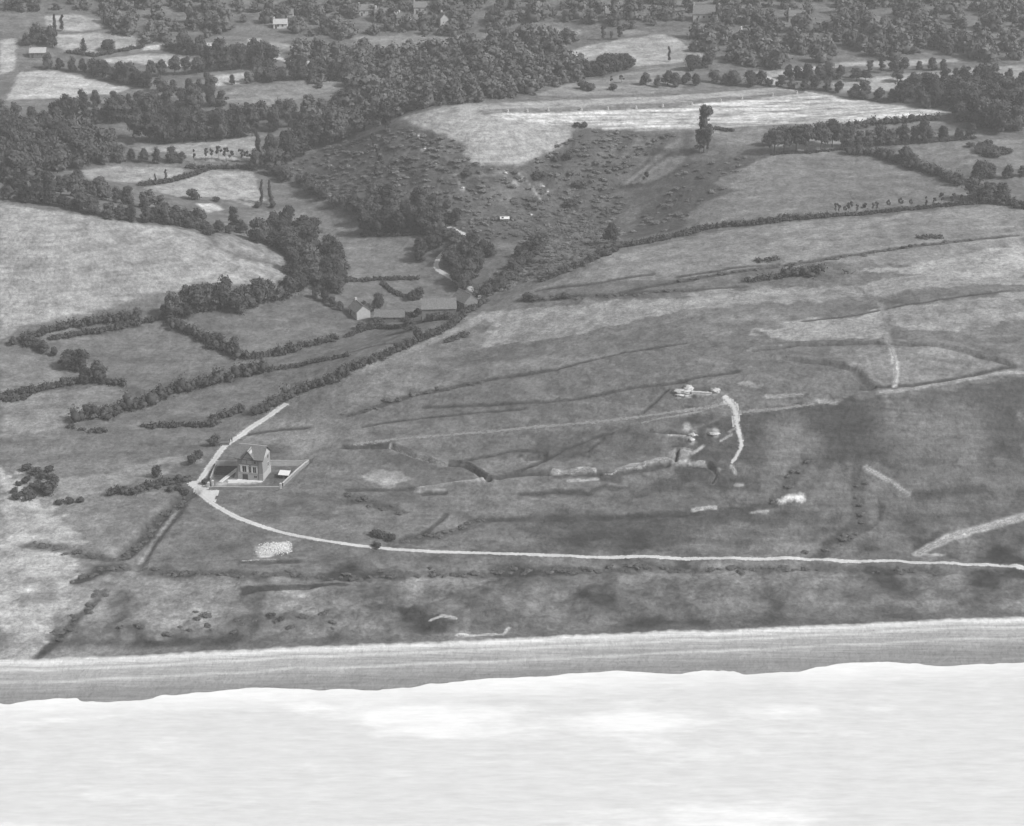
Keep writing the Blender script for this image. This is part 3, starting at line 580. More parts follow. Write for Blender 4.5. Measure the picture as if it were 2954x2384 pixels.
for k_, wd_, ps_ in (('H', 1.2, [(270,182),(400,235),(500,265),(620,290)]), ('H', .9, [(1280,345),(1380,355),(1500,335),(1540,345)]), ('H', .9, [(1590,355),(1650,360),(1680,335),(1850,315),(1900,290),(2000,280)]), ('H', .9, [(1370,405),(1560,390)]),
        ('I', 1.2, [(1170,315),(1260,370),(1440,485)]), ('F', 1.6, [(1330,870),(1350,940),(1355,1040),(1345,1100)]), ('H', .9, [(525,1270),(570,1240),(640,1245),(680,1262)]), ('H', 1.1, [(690,1362),(750,1362),(870,1355),(960,1365),(1010,1345),(1005,1320)]),
        ('W', 1.1, [(400,832),(520,838),(610,828)]), ('W', .8, [(790,1218),(870,1220)]), ('W', .9, [(720,1090),(790,1030),(840,1000)]), ('W', .7, [(1120,920),(1250,840)]), ('I', 1.0, [(100,578),(240,566)]), ('H', .9, [(440,455),(620,425),(800,405)]),
        ('F', 1.2, [(1250,1150),(1500,1115),(1900,1045),(2151,1020)]), ('I', 2.4, [(1490,855),(1560,815),(1700,745),(1880,700),(2151,625)]), ('F', 1.2, [(540,1166),(780,1160)]), ('I', .9, [(345,310),(365,360)]), ('G', 1.0, [(1500,897),(1600,892),(1730,893)])):
    strip('scrape', hit(pts_of(k_, ps_)), wd_, M_SCRAPE, .06, .6)
# ------------------------------------------------------------------ trees, shrubs, hedges
def ico(sub):
    p = (1 + 5 ** .5) / 2
    V = [(-1,p,0),(1,p,0),(-1,-p,0),(1,-p,0),(0,-1,p),(0,1,p),(0,-1,-p),(0,1,-p),(p,0,-1),(p,0,1),(-p,0,-1),(-p,0,1)]
    Fc = [(0,11,5),(0,5,1),(0,1,7),(0,7,10),(0,10,11),(1,5,9),(5,11,4),(11,10,2),(10,7,6),(7,1,8),(3,9,4),(3,4,2),(3,2,6),(3,6,8),(3,8,9),(4,9,5),(2,4,11),(6,2,10),(8,6,7),(9,8,1)]
    V = [np.array(v) / np.linalg.norm(v) for v in V]
    for _ in range(sub):
        c = {}; N = []
        def mid(a, b_):
            k = (min(a, b_), max(a, b_))
            if k not in c: q = V[a] + V[b_]; V.append(q / np.linalg.norm(q)); c[k] = len(V) - 1
            return c[k]
        for a, b_, d in Fc:
            x, y, z = mid(a, b_), mid(b_, d), mid(d, a); N += [(a, x, z), (b_, y, x), (d, z, y), (x, y, z)]
        Fc = N
    return np.array(V), np.array(Fc)
ICO = {0: ico(0), 1: ico(1)}
def foliage(lobes, nleaf, leaf, sub=1, core=.74, rg=rng):
    """lobes: (x, y, z, rx, rz). An uneven core under a shell of leaf clumps."""
    Vs = []; Fs = []; base = 0; IV, IF = ICO[sub]
    for (x, y, z, rx, rz) in lobes:
        c = np.array((x, y, z)); s_ = np.array((rx, rx, rz))
        v = IV * core * (1 + rg.normal(0, .14, (len(IV), 1))) * s_ + c
        Vs.append(v); Fs.append(IF + base); base += len(v)
        dd = rg.normal(size=(nleaf, 3)); dd[:, 2] += .25; dd /= np.linalg.norm(dd, axis=1)[:, None]
        ext = rg.uniform(.70, 1.30, (nleaf, 1)); pos = c + dd * s_ * ext
        nm = dd + rg.normal(0, .45, (nleaf, 3)); nm /= np.linalg.norm(nm, axis=1)[:, None]
        u = np.cross(nm, rg.normal(size=(nleaf, 3))); u /= np.linalg.norm(u, axis=1)[:, None] + 1e-9; v2 = np.cross(nm, u)
        sz = leaf * rg.uniform(.6, 1.3, (nleaf, 1)) * (1.75 - .75 * ext)
        q = np.stack([pos - u * sz - v2 * sz * .7, pos + u * sz - v2 * sz * .5, pos + u * sz * .8 + v2 * sz * .8, pos - u * sz * .7 + v2 * sz * .7], 1).reshape(-1, 3)
        k = base + np.arange(nleaf)[:, None] * 4
        Vs.append(q); Fs.append(np.concatenate([k + np.array([0, 1, 2]), k + np.array([0, 2, 3])])); base += len(q)
    return np.concatenate(Vs), np.concatenate(Fs)
def lobes_broad(n_, rg):
    L = []
    for i in range(n_):
        a = rg.uniform(0, 2 * math.pi); r = .30 * math.sqrt(rg.uniform(0, 1)); z = rg.uniform(.36, .86)
        r *= 1.0 - .55 * max(0, (z - .6) / .3); rr = rg.uniform(.13, .21)
        L.append((r * math.cos(a), r * math.sin(a), z, rr, rr * rg.uniform(.55, .8)))
    L.append((0, 0, .62, .26, .26)); return L
def lobes_bushy(n_, rg):
    L = [(0, 0, .42, .32, .34)]
    for i in range(n_):
        a = rg.uniform(0, 2 * math.pi); z = rg.uniform(.14, .84); r = .34 * math.sqrt(rg.uniform(.15, 1)) * (1.0 - .75 * max(0, (z - .45) / .45)); rr = rg.uniform(.12, .22)
        L.append((r * math.cos(a), r * math.sin(a), z, rr, rr * rg.uniform(.55, .85)))
    return L
def lobes_tall(n_, rg):
    L = []
    for i in range(n_):
        z = rg.uniform(.22, .93); a = rg.uniform(0, 6.28); r = rg.uniform(.05, .26) * (1.1 - .6 * abs(z - .55)); rr = rg.uniform(.13, .2)
        L.append((r * math.cos(a), r * math.sin(a), z, rr, rr * .45))
    L.append((0, 0, .55, .22, .34)); return L
def lobes_slim(n_, rg):
    return [(rg.normal(0, .07), rg.normal(0, .07), z, .34 * (1.05 - .5 * z) * rg.uniform(.8, 1.15), .09) for z in np.linspace(.2, .93, n_)]
def lobes_cone(n_, rg):
    return [(rg.normal(0, .05), rg.normal(0, .05), z, .5 * (1 - z) * rg.uniform(.85, 1.15) + .05, .07) for z in np.linspace(.08, .95, n_)]
def lobes_shrub(n_, rg):
    L = [(0, 0, .42, .36, .42)]
    for i in range(n_):
        a = rg.uniform(0, 6.28); r = rg.uniform(.12, .36); rr = rg.uniform(.16, .28); L.append((r * math.cos(a), r * math.sin(a), rg.uniform(.25, .7), rr, rr * rg.uniform(.8, 1.1)))
    return L
def lobes_sapling(n_, rg):
    L = []
    for i in range(n_): L.append((rg.normal(0, .16), rg.normal(0, .16), rg.uniform(.45, .95), rg.uniform(.09, .2), rg.uniform(.05, .09)))
    return L
def trunk_np(h, r, limbs, rg):
    m = MB(); m.tube((0, 0, -.04), (rg.normal(0, .015), rg.normal(0, .015), h), r, r * .55)
    for i in range(limbs):
        a = rg.uniform(0, 6.28); z = h * rg.uniform(.55, .95)
        m.tube((0, 0, z), (.24 * math.cos(a), .24 * math.sin(a), z + rg.uniform(.12, .3)), r * .45, r * .15, 5)
    return m
KIND = {}
for fam, fn, nl, nq, lf, th, tr, lb, nv, mt in (('broad', lobes_bushy, 18, 56, .040, .5, .026, 5, 7, M_LEAF), ('trunked', lobes_broad, 15, 60, .040, .62, .026, 5, 4, M_LEAF), ('tall', lobes_tall, 16, 56, .036, .75, .024, 4, 4, M_LEAF),
        ('slim', lobes_slim, 9, 46, .05, .8, .05, 2, 3, M_LEAF), ('cone', lobes_cone, 9, 50, .04, .9, .03, 0, 2, M_LEAF), ('shrub', lobes_shrub, 7, 44, .075, .4, .03, 3, 5, M_GORSE),
        ('sapling', lobes_sapling, 6, 26, .07, .85, .022, 4, 4, M_LEAF), ('pale', lobes_bushy, 18, 56, .042, .5, .026, 5, 5, M_LEAF2)):
    KIND[fam] = []
    for k in range(nv):
        rg = np.random.default_rng(100 + k + 17 * len(KIND)); V, Fc = foliage(fn(nl, rg), int(nq * 1.6), lf * .82, 1, .62, rg)
        cm = mesh_np('crown', V, Fc, mt); tm = trunk_np(th, tr, lb, rg); me = bpy.data.meshes.new('trunk'); me.from_pydata(tm.v, [], tm.f); me.materials.append(M_BARK)
        KIND[fam].append((cm, me))
COUNT = {}
NAME = dict(trunked='broadleaf_tree', broad='broadleaf_tree', tall='tall_tree', slim='poplar_tree', cone='conifer_tree', shrub='shrub', sapling='sapling', pale='pale_tree')
def plant(fam, x, y, h, wr, label, group, lean=0.0, sink=.15):
    cm, tm = random.choice(KIND[fam]); o = empty(NAME[fam], (x, y, float(gz(x, y)) - sink), random.uniform(0, 6.28))
    o.rotation_euler[0] = random.gauss(0, .03) + lean; o.rotation_euler[1] = random.gauss(0, .03)
    h *= random.choice((.72, .85, .95, 1.0, 1.05, 1.12)) if fam in ('broad', 'pale', 'tall') and h < 16.5 else 1.0; wd = h * wr * random.uniform(.85, 1.25); o.scale = (wd, wd, h)
    tag(o, label, 'shrub' if fam == 'shrub' else 'tree', group); obj('trunk', tm, o); obj('crown', cm, o)
    COUNT[fam] = COUNT.get(fam, 0) + 1
    return o
def row(k, pts, gap, h0, h1, label, fam='broad', wr=.75, jit=1.0, lean=0.0):
    p = hit(pts_of(k, pts)); q = resample(p, gap) if len(p) > 1 else p
    for c in q:
        f = fam if isinstance(fam, str) else random.choice(fam)
        plant(f, c[0] + random.uniform(-jit, jit), c[1] + random.uniform(-jit, jit), random.uniform(h0, h1), wr, label, label_group(label), lean)
def label_group(l): return 'trees: ' + l if False else l
def spots(k, pts, h0, h1, label, fam='broad', wr=.75, lean=0.0):
    for c in hit(pts_of(k, pts)): plant(fam if isinstance(fam, str) else random.choice(fam), c[0], c[1], random.uniform(h0, h1), wr, label, label, lean)
def fill_points(k, pts, gap, keep=1.0):
    p = hit(pts_of(k, pts)); x0, y0 = p.min(0); x1, y1 = p.max(0); out = []
    for i, y in enumerate(np.arange(y0, y1, gap * .87)):
        for x in np.arange(x0 + (i % 2) * gap / 2, x1, gap):
            a, b_ = x + random.uniform(-.38, .38) * gap, y + random.uniform(-.38, .38) * gap
            if random.random() < keep and inside(np.array([a]), np.array([b_]), p)[0]: out.append((a, b_))
    return out
def wood(k, pts, gap, h0, h1, label, fam='broad', wr=.8, keep=1.0):
    for a, b_ in fill_points(k, pts, gap, keep): plant(fam if isinstance(fam, str) else random.choice(fam), a, b_, random.uniform(h0, h1), wr, label, label)
LOW = []
for k in range(6):
    rg = np.random.default_rng(500 + k); LOW.append(foliage(lobes_bushy(8, rg), 26, .058, 0, .74, rg))
LOWS = []
for k in range(5):
    rg = np.random.default_rng(600 + k); LOWS.append(foliage(lobes_shrub(3, rg), 16, .12, 0, .85, rg))
def mass(name, points, h0, h1, wr, label, cat, mat, protos):
    Vs = []; Fs = []; base = 0
    for a, b_ in points:
        V, Fc = random.choice(protos); h = random.uniform(h0, h1); wd = h * wr * random.uniform(.85, 1.2); th = random.uniform(0, 6.28); c, s_ = math.cos(th), math.sin(th)
        q = np.stack([(V[:, 0] * c - V[:, 1] * s_) * wd + a, (V[:, 0] * s_ + V[:, 1] * c) * wd + b_, V[:, 2] * h + float(gz(a, b_)) - .25 * h], 1)
        Vs.append(q); Fs.append(Fc + base); base += len(q)
    return tag(obj(name, mesh_np(name, np.concatenate(Vs), np.concatenate(Fs), mat)), label, cat, kind='stuff')
def hedge(k, pts, h, wd, label, gap=.0, mat=None, name='hedge', ragged=.35):
    p = resample(hit(pts_of(k, pts)), max(.9, wd * .45)); L = []; zs = gz(p[:, 0], p[:, 1]); o0 = p[0]; z0 = float(zs[0])
    for c, z in zip(p, zs):
        if random.random() < gap: continue
        for _ in range(4):
            hh = h * random.uniform(1 - ragged * 1.3, 1 + ragged * .6) * (1.45 if random.random() < .07 else 1.0); x, y = c + np.random.default_rng(random.randrange(10 ** 9)).normal(0, wd * .30, 2)
            L.append((x - o0[0], y - o0[1], float(z) - z0 + hh * random.uniform(.3, .48), wd * random.uniform(.22, .58), hh * random.uniform(.3, .56)))
    V, Fc = foliage(L, 19, .20 + .03 * h, 0, .64)
    return tag(obj(name, mesh_np(name, V, Fc, mat or M_HEDGE), None, (o0[0], o0[1], z0)), label, 'hedge')

BT = ['broad', 'broad', 'pale']; BTT = ['broad', 'tall', 'pale']
# --- far western fields
row('A', [(310,425),(450,440),(580,460)], 6, 8, 10, 'leafy tree in the short row between two pale fields far left')
row('A', [(640,485),(760,510),(900,545)], 5.5, 10, 12, 'round leafy tree lining the lower edge of a wide pale field', BT, .85)
row('A', [(930,485),(1050,475),(1230,460)], 5.5, 10, 12, 'dark tree in a close avenue beside a hedge bank far off', 'trunked')
row('A', [(1250,452),(1450,432),(1680,415)], 5, 12, 14, 'dense dark tree of the avenue above two small pale plots', ['broad', 'tall'], .8)
row('A', [(1300,400),(1480,385),(1640,375)], 6, 11, 14, 'tree rising behind the dark avenue of trees')
row('A', [(1540,520),(1640,508),(1740,500),(1900,492),(2050,490),(2151,500)], 5.5, 10, 13, 'tree in the dark belt along the top of a grey pasture', BTT)
row('A', [(1800,440),(1950,440),(2151,455)], 6, 8, 11, 'tree in front of the narrow bright white strip field', BTT)
spots('A', [(1290,535)], 10, 10.5, 'lone broad tree left of the small square pale plot')
spots('A', [(1445,525)], 6, 6.5, 'small round tree standing inside the square pale plot')
row('A', [(1115,330),(1250,340)], 6, 10, 12, 'tree left of the white farm yards far away')
spots('A', [(670,312)], 9.5, 10, 'large round tree alone in a pale meadow', 'broad', 1.35)
spots('A', [(520,316)], 7, 7.5, 'small pointed conifer alone in a pale meadow', 'cone', .7)
spots('A', [(340,190),(385,195)], 9, 10, 'slim dark poplar at the edge of the farthest pale field', 'slim', .3)
row('A', [(170,285),(240,280),(320,290)], 6, 11, 14, 'tree of the little wood beside the far left farmhouse')
row('A', [(0,745),(100,748),(210,752)], 6, 11, 13, 'hazy tree in the clump under the far left pale field', BT)
row('A', [(320,752),(500,762),(700,768),(850,757),(1000,738),(1200,702)], 6, 13, 16, 'big tree in the long dark belt crossing the western fields', BTT)
row('A', [(500,660),(650,665),(800,650)], 6.5, 9, 11, 'tree along the lower edge of the wide pale field far left', BT)
row('A', [(870,690),(1100,668),(1390,655)], 6.5, 12, 15, 'tree standing behind the long dark belt', BTT)
row('A', [(1000,570),(1150,565),(1330,565)], 6.5, 8, 10, 'tree in the thicket above the grey pasture\'s corner', BT)
row('A', [(850,890),(1000,888),(1300,872),(1570,843)], 5.5, 14, 18, 'tall tree in the leafy belt above a striped pale field', BTT)
row('A', [(1000,840),(1300,830),(1560,800)], 6.5, 13, 16, 'second-row tree rising behind the leafy belt', BTT)
row('A', [(1460,735),(1700,750),(1900,715)], 6.5, 10, 13, 'tree of the belt below the grey pasture', BT)
row('A', [(1700,815),(1800,790),(1900,765)], 6, 13, 16, 'tree where the leafy belt meets the wooded hillside', BTT)
wood('A', [(0,850),(300,850),(600,890),(790,970),(780,1010),(500,1045),(260,1115),(0,1125)], 10, 14, 19, 'big full-crowned tree in the wood beyond the pale hill', BT, .85)
row('A', [(820,1000),(1000,1012),(1140,1008)], 6, 7, 9, 'bushy tree at the end of the row of thin trees', BT)
spots('A', [(1205,1012),(1275,1000),(1315,998),(1360,1000),(1440,1012),(1500,1015),(1530,1015),(1405,1005)], 6, 8, 'thin lopped tree in the sparse row below a pale strip', 'sapling', .45)
spots('A', [(370,1160),(430,1165),(490,1160)], 7, 9, 'rounded tree in the clump beside the hidden lane', BT, .9)
row('A', [(530,1185),(650,1165)], 5, 5, 7, 'low tree in the hedge corner behind the pale hill', BT)
spots('A', [(965,1145),(1030,1118)], 5, 5.5, 'tiny pointed poplar on a field hedge', 'slim', .3)
hedge('A', [(880,1152),(1000,1138),(1100,1120),(1280,1060)], 2.6, 2.4, 'low hedge running between two pale valley fields')
hedge('A', [(430,330),(600,352),(740,322),(880,295)], 2.2, 2.2, 'thin hedge under the pale meadow with the round tree')
hedge('A', [(1160,1045),(1300,1050),(1440,1045),(1560,1045)], 2.2, 2.2, 'dark hedge at the feet of the thin lopped trees')
row('A', [(60,1235),(250,1262),(480,1312),(620,1340),(850,1380),(1100,1402),(1240,1425)], 5, 7, 10, 'tree lining the crest of the pale hill field', BT, .85)
row('A', [(60,1195),(300,1215),(600,1235),(800,1275),(1000,1325)], 6, 9, 12, 'second-row tree behind the crest of the pale hill', BTT, .8)
row('A', [(1300,1460),(1270,1420)], 4, 4, 5, 'low tree at the corner where the pale hill turns down', 'shrub', 1.0)
spots('A', [(1360,1445),(1420,1450),(1490,1445)], 5, 7, 'dark bushy tree in the clump right of the pale hill', 'broad', .95)
spots('A', [(1450,1430)], 9, 10, 'taller dark tree of the clump right of the pale hill', 'tall', .55)
spots('A', [(1205,1240)], 6, 6.5, 'dark rounded bush alone in a bright valley field', 'shrub', 1.1)
spots('A', [(1340,1252)], 2.6, 3, 'small bush near the white patch in the valley field', 'shrub', 1.2)
# --- woodland edge on the scrub hill
spots('A', [(1612,1010)], 17, 18, 'very tall slender tree marking the left end of the hill wood', 'slim', .26)
row('A', [(1600,1068),(1670,1085)], 5, 9, 11, 'dark low-branched tree under the very tall slender tree')
row('A', [(1690,1035),(1790,1012)], 6, 17, 20, 'huge dark tree at the corner of the hill wood', BT, .75)
row('A', [(1810,995),(1900,952),(2000,905),(2130,865)], 6, 14, 17, 'big tree along the lower edge of the hill wood', BTT)
row('A', [(1850,910),(1960,860),(2100,810)], 7, 13, 16, 'tree in the second rank of the hill wood', BTT)
spots('A', [(1625,1275),(1678,1275)], 11.5, 12.5, 'dark columnar poplar of a pair in the valley', 'slim', .22)
row('A', [(1585,1292),(1690,1292)], 4, 3.5, 4.5, 'dark bush at the feet of the two columnar poplars', 'shrub', 1.1)
row('A', [(1720,1100),(1850,1160),(1950,1210),(2060,1260),(2151,1290)], 5, 5, 8, 'small tree dotted along the foot of the scrub slope', ['broad', 'shrub'], .95, 3)
spots('A', [(1700,1478),(1785,1485)], 15, 16.5, 'massive round tree of a pair on the valley floor', 'broad', .8)
spots('A', [(1960,1475)], 14.5, 15, 'ragged spreading tree beside the massive round pair', 'tall', .75)
wood('D', [(1600,225),(1700,170),(1880,150),(1930,230),(2120,280),(2151,400),(2100,550),(1950,510),(1800,560),(1790,430),(1850,370),(1770,300)], 6.5, 8, 12, 'leafy tree in the valley wood above the farm', BT, .9)
row('D', [(1960,560),(2040,600),(2110,640)], 4.5, 5, 6, 'small tree trailing down from the valley wood', 'broad', .9)
# --- hedgerows of the western pastures
row('D', [(1070,685),(1250,645),(1450,640),(1650,602),(1800,560)], 5, 10, 13, 'big tree in the tall hedgerow dividing hill and pastures', BT, .85)
row('D', [(1180,620),(1300,600),(1480,590)], 6, 9, 12, 'tree in the back rank of the tall hedgerow', BT, .85)
row('D', [(850,680),(930,675),(1010,680)], 5.5, 7, 9, 'spreading tree at the thin end of the tall hedgerow', 'broad', .85)
hedge('D', [(550,725),(660,712),(780,695)], 4.2, 3.4, 'thick dark hedge left of the tall hedgerow')
hedge('D', [(130,830),(250,790),(400,745),(550,725)], 3.4, 3.0, 'bushy hedge along the foot of the pale hill')
hedge('D', [(320,815),(500,785),(700,755),(760,742)], 2.0, 2.4, 'low hedge doubling the hill-foot hedge, left half')
hedge('D', [(730,745),(860,722),(1010,690)], 2.6, 2.6, 'low hedge doubling the hill-foot hedge, right half')
row('D', [(90,850),(160,850),(240,870),(340,925)], 4.5, 4.5, 6.5, 'dark bushy tree at the western corner of the pastures', ['broad', 'shrub'], .95)
hedge('D', [(1060,725),(1200,795),(1330,855),(1420,905),(1500,935)], 4.6, 3.6, 'tall thick hedge running down between two pastures')
spots('D', [(1372,855)], 7, 7.5, 'tree standing up from the hedge between two pastures', 'broad', .8)
spots('D', [(1452,900)], 7, 7.5, 'flat-topped tree near the bottom of the pasture hedge', 'broad', .9)
spots('D', [(430,1000),(510,1005)], 8, 9.5, 'big spreading tree in the pair at the pasture\'s west gate', 'broad', 1.0)
spots('D', [(530,1090),(610,1088)], 9, 10.5, 'dark tree of the lower pair over the pasture hedge', 'broad', .85)
hedge('D', [(0,1180),(130,1152),(300,1120),(420,1092),(640,1082),(760,1100)], 2.6, 3.0, 'dark hedge with trees below the west pasture')
hedge('D', [(40,1200),(160,1185)], 1.6, 2.4, 'short low clump of scrub at the western edge of the flat')
hedge('D', [(480,1325),(560,1302),(700,1280),(860,1240),(985,1190)], 5.0, 5.0, 'massive dark hedge closing the pastures, seaward end')
hedge('D', [(1010,1165),(1180,1130),(1355,1080)], 5.6, 5.0, 'massive dark hedge closing the pastures, middle length')
hedge('D', [(1370,1075),(1500,1050),(1640,1020)], 6.2, 5.0, 'massive dark hedge closing the pastures, inland end')
hedge('D', [(1560,935),(1640,922),(1720,912)], 2.6, 2.4, 'short low hedge beneath the sloping pasture')
hedge('D', [(1735,912),(1830,890)], 4.6, 3.6, 'stout dark bush row beneath the sloping pasture')
hedge('D', [(1830,882),(1960,850),(2080,818)], 2.8, 2.6, 'neat dark hedge leading up to the farm')
hedge('D', [(1640,1012),(1900,972),(2100,932),(2151,920)], 1.5, 2.0, 'thin low hedge crossing the valley meadow')
hedge('D', [(1585,1292),(1700,1222),(1850,1152),(1960,1110),(2080,1070),(2151,1030)], 4.0, 3.6, 'dark roadside hedge above the white road')
hedge('E', [(0,1022),(100,980),(185,948)], 3.2, 2.8, 'dark roadside hedge farther up the white road')
hedge('E', [(200,940),(330,878),(440,832),(550,785)], 2.6, 3.0, 'dark hedge along the rim between the spur and the valley')
spots('E', [(435,822)], 6, 6.5, 'dark windswept tree leaning over the hidden road', 'tall', .7, .12)
hedge('E', [(560,782),(650,735),(740,655),(860,582)], 2.6, 2.6, 'rough hedge on the valley edge below the barn')
hedge('D', [(860,1366),(1000,1357),(1130,1352),(1270,1356)], 1.8, 2.2, 'line of low bushes in the meadow beside the road', gap=.25)
hedge('D', [(1320,1362),(1350,1310),(1420,1285),(1490,1258)], 2.6, 3.0, 'dark bank of bushes just off the white road', gap=.1)
hedge('D', [(440,1362),(540,1385),(640,1392)], 1.2, 2.4, 'straggling scrub at the tip of the seaward hedge', gap=.3)
# --- bushes on the flat
spots('G', [(300,485)], 5, 5.4, 'round pale bush on the western flat', 'shrub', 1.1)
wood('G', [(100,420),(170,330),(330,330),(350,420),(250,470),(200,560),(60,560)], 4.5, 1.8, 3.2, 'dark bush in the thicket on the western flat', 'shrub', 1.35)
row('G', [(350,545),(430,540),(510,540)], 4, 1.8, 2.6, 'low bush trailing east of the thicket on the flat', 'shrub', 1.4)
hedge('G', [(700,488),(760,486),(830,482)], 3.0, 3.0, 'square-ended block of dark hedge west of the junction')
hedge('G', [(840,470),(940,440),(1050,415),(1140,400)], 1.8, 4.0, 'dark scrubby bank leading to the road junction')
spots('G', [(975,385)], 5, 5.4, 'airy bush beside the scrubby bank', 'shrub', .9)
spots('G', [(1195,300),(1230,270),(1330,190),(1345,160)], 3.6, 5, 'dark bush on the verge of the white road', 'shrub', .95)
spots('G', [(1110,455),(1140,470),(1060,470)], 2.2, 3, 'dark bush by the ditch at the road junction', 'shrub', 1.3)
spots('G', [(1275,425)], 2.2, 2.6, 'bush against the corner of the villa garden', 'shrub', 1.1)
spots('H', [(185,740),(225,755),(270,775)], 2.4, 3.2, 'dark bush above the coast road', 'shrub', 1.3)
spots('H', [(190,822),(175,812)], 1.8, 2.4, 'dark bush overhanging the coast road', 'shrub', 1.2)
spots('G', [(1680,1245),(1745,1268)], 1.0, 1.4, 'small dark tussock in the dune grass', 'shrub', 2.0)
# --- farm
spots('E', [(190,640)], 10, 11, 'large dark tree in the farmyard', 'broad', .72)
spots('E', [(110,660),(140,650)], 6, 7, 'smaller dark tree beside the cottage', 'broad', .8)
spots('E', [(390,762)], 6.5, 7, 'bushy dark tree below the long farm building', 'broad', .9)
spots('K', [(1290,620),(1350,610),(1450,600),(1600,590),(1080,560),(1030,620),(640,660),(700,690)], 2.4, 4, 'bush crowding the walls of the farm buildings', 'shrub', 1.2)
spots('K', [(1200,560),(1220,300),(1120,330)], 4.5, 6, 'small tree between the long building and the barn', 'broad', .9)
spots('E', [(150,745),(190,735),(90,755)], 3, 4, 'bush in the hedge below the cottage', 'shrub', 1.1)
hedge('E', [(0,800),(50,780),(110,760),(200,745),(340,745)], 1.6, 1.8, 'low hedge below the farm buildings')
hedge('E', [(0,455),(200,448),(440,440)], 1.6, 2.0, 'hedge between the two meadows above the farm')
hedge('E', [(220,470),(280,520),(340,550),(460,560)], 1.4, 1.6, 'curving low hedge behind the farm')
row('E', [(110,172),(200,168),(290,165),(380,160),(470,150)], 5, 12, 14, 'tree with a bare trunk in the row above the valley meadow', 'trunked', .7)
hedge('E', [(90,172),(300,172),(460,165)], 1.6, 2.0, 'dark hedge under the row of bare-trunked trees')
wood('B', [(0,1240),(200,1230),(500,1250),(700,1320),(720,1400),(480,1430),(100,1440),(80,1340),(0,1310)], 6.5, 7, 11, 'tree in the thicket climbing the scrub slope', BT, .9)
wood('E', [(470,170),(620,140),(700,150),(690,200),(600,260),(560,290),(530,340),(480,390),(440,330)], 5.5, 7, 9, 'tree on the outer side of the lane\'s bend', BT, .9)
wood('E', [(640,250),(760,200),(880,240),(900,330),(820,420),(760,500),(700,490),(650,420),(630,330)], 5.5, 7, 10, 'tree in the copse inside the lane\'s bend', BT, .9)
wood('E', [(690,440),(750,470),(760,520),(700,530)], 5, 6, 8, 'tree between the lane and the barn', BT, .9)
hedge('E', [(790,560),(850,520),(920,470)], 3, 4, 'dark bushes lining the lane above the barn')
wood('E', [(850,540),(940,450),(1010,380),(1080,290),(1160,200),(1260,160),(1200,290),(1100,390),(990,480),(900,550)], 4.2, 2.6, 5, 'dark bush in the band running down the valley\'s right side', 'shrub', 1.25)
wood('E', [(1180,455),(1350,390),(1500,330),(1680,240),(1700,280),(1540,320),(1300,410)], 4.2, 2, 3.6, 'dark bush under the lip of the upper spur field', 'shrub', 1.3)
spots('E', [(1640,215)], 9, 9.5, 'rounded dark tree at the lower corner of the scrub', 'broad', 1.0)
spots('E', [(1190,265),(1060,300)], 6, 7.5, 'dark tree standing in the gorse slope', 'broad', .9)
spots('E', [(1130,570),(1170,575)], 3, 3.6, 'bush on the upper edge of the spur', 'shrub', 1.4)
spots('E', [(1320,558),(1350,556)], 2, 2.6, 'small bush farther along the spur\'s edge', 'shrub', 1.5)
hedge('E', [(640,825),(700,800),(760,775)], 1.0, 3.0, 'dark patch of brambles on the spur', gap=.1)
hedge('E', [(1200,455),(1350,400),(1480,350),(1560,300)], 1.6, 4.0, 'dark bracken edge of the upper spur field')
hedge('E', [(1560,285),(1700,245),(1850,222),(2000,190),(2151,155)], 2.2, 2.8, 'dark hedge rising from the scrub to the plateau')
# --- plateau
hedge('C', [(0,1470),(160,1422),(500,1392),(700,1368),(950,1345)], 2.2, 2.6, 'dark hedge under the large grey pasture, west part')
hedge('C', [(960,1345),(1200,1327),(1500,1298),(1990,1257)], 1.5, 2.0, 'thin hedge under the large grey pasture, east part')
spots('C', [(520,1388),(570,1384),(675,1368)], 3, 4.2, 'bush rising from the hedge under the large pasture', 'shrub', .9)
spots('C', [(x, 1342 - (x - 970) * .083) for x in (985,1000,1040,1060,1075,1110,1150,1160,1210,1230,1310,1385,1450,1545,1595,1630,1700,1715,1760,1835,1880)], 4.5, 6.5, 'thin sapling leaning along the thin hedge', 'sapling', .35, .1)
spots('C', [(165,945)], 22, 23, 'tallest tree of all, dark and shaggy, beside the stubble field', 'tall', .50)
spots('C', [(135,950),(185,950)], 11, 12, 'ivy-dark tree at the foot of the tallest tree', 'tall', .5)
hedge('C', [(240,800),(300,812),(340,815)], 1.4, 2.0, 'small scrub patch under the stubble field')
spots('C', [(600,950),(660,945),(735,945),(790,940),(890,925),(960,915),(1015,920)], 11, 14, 'round-headed tree with bare trunk in the plateau row', 'trunked', .72)
spots('C', [(560,900)], 9, 9.5, 'pale tree at the end of the plateau row', 'pale', .8)
hedge('C', [(590,962),(800,950),(1030,930)], 1.0, 1.6, 'low hedge at the feet of the plateau row')
row('C', [(1060,915),(1200,902),(1350,885),(1540,872)], 5, 9, 12, 'tree in the dense belt crossing the plateau', BT, .8)
hedge('C', [(1080,800),(1200,772),(1400,760),(1600,745)], 4.0, 4.5, 'long tall hedge along the stubble field\'s lower side')
row('C', [(1650,862),(1740,858),(1820,852)], 5, 6, 8, 'small tree in the gap east of the dense belt', 'broad', .8)
hedge('C', [(1310,900),(1600,882),(1850,862)], 1.3, 1.6, 'low hedge above the plateau meadow')
wood('C', [(1690,770),(1750,650),(1930,600),(2060,625),(2151,650),(2151,850),(1950,855),(1850,800)], 8, 12, 15, 'big tree of the wood at the stubble field\'s eastern tip', BT, .85)
row('C', [(1090,612),(1230,622),(1335,628)], 5.5, 8, 10, 'tree on the boundary above the stubble field', BT, .8)
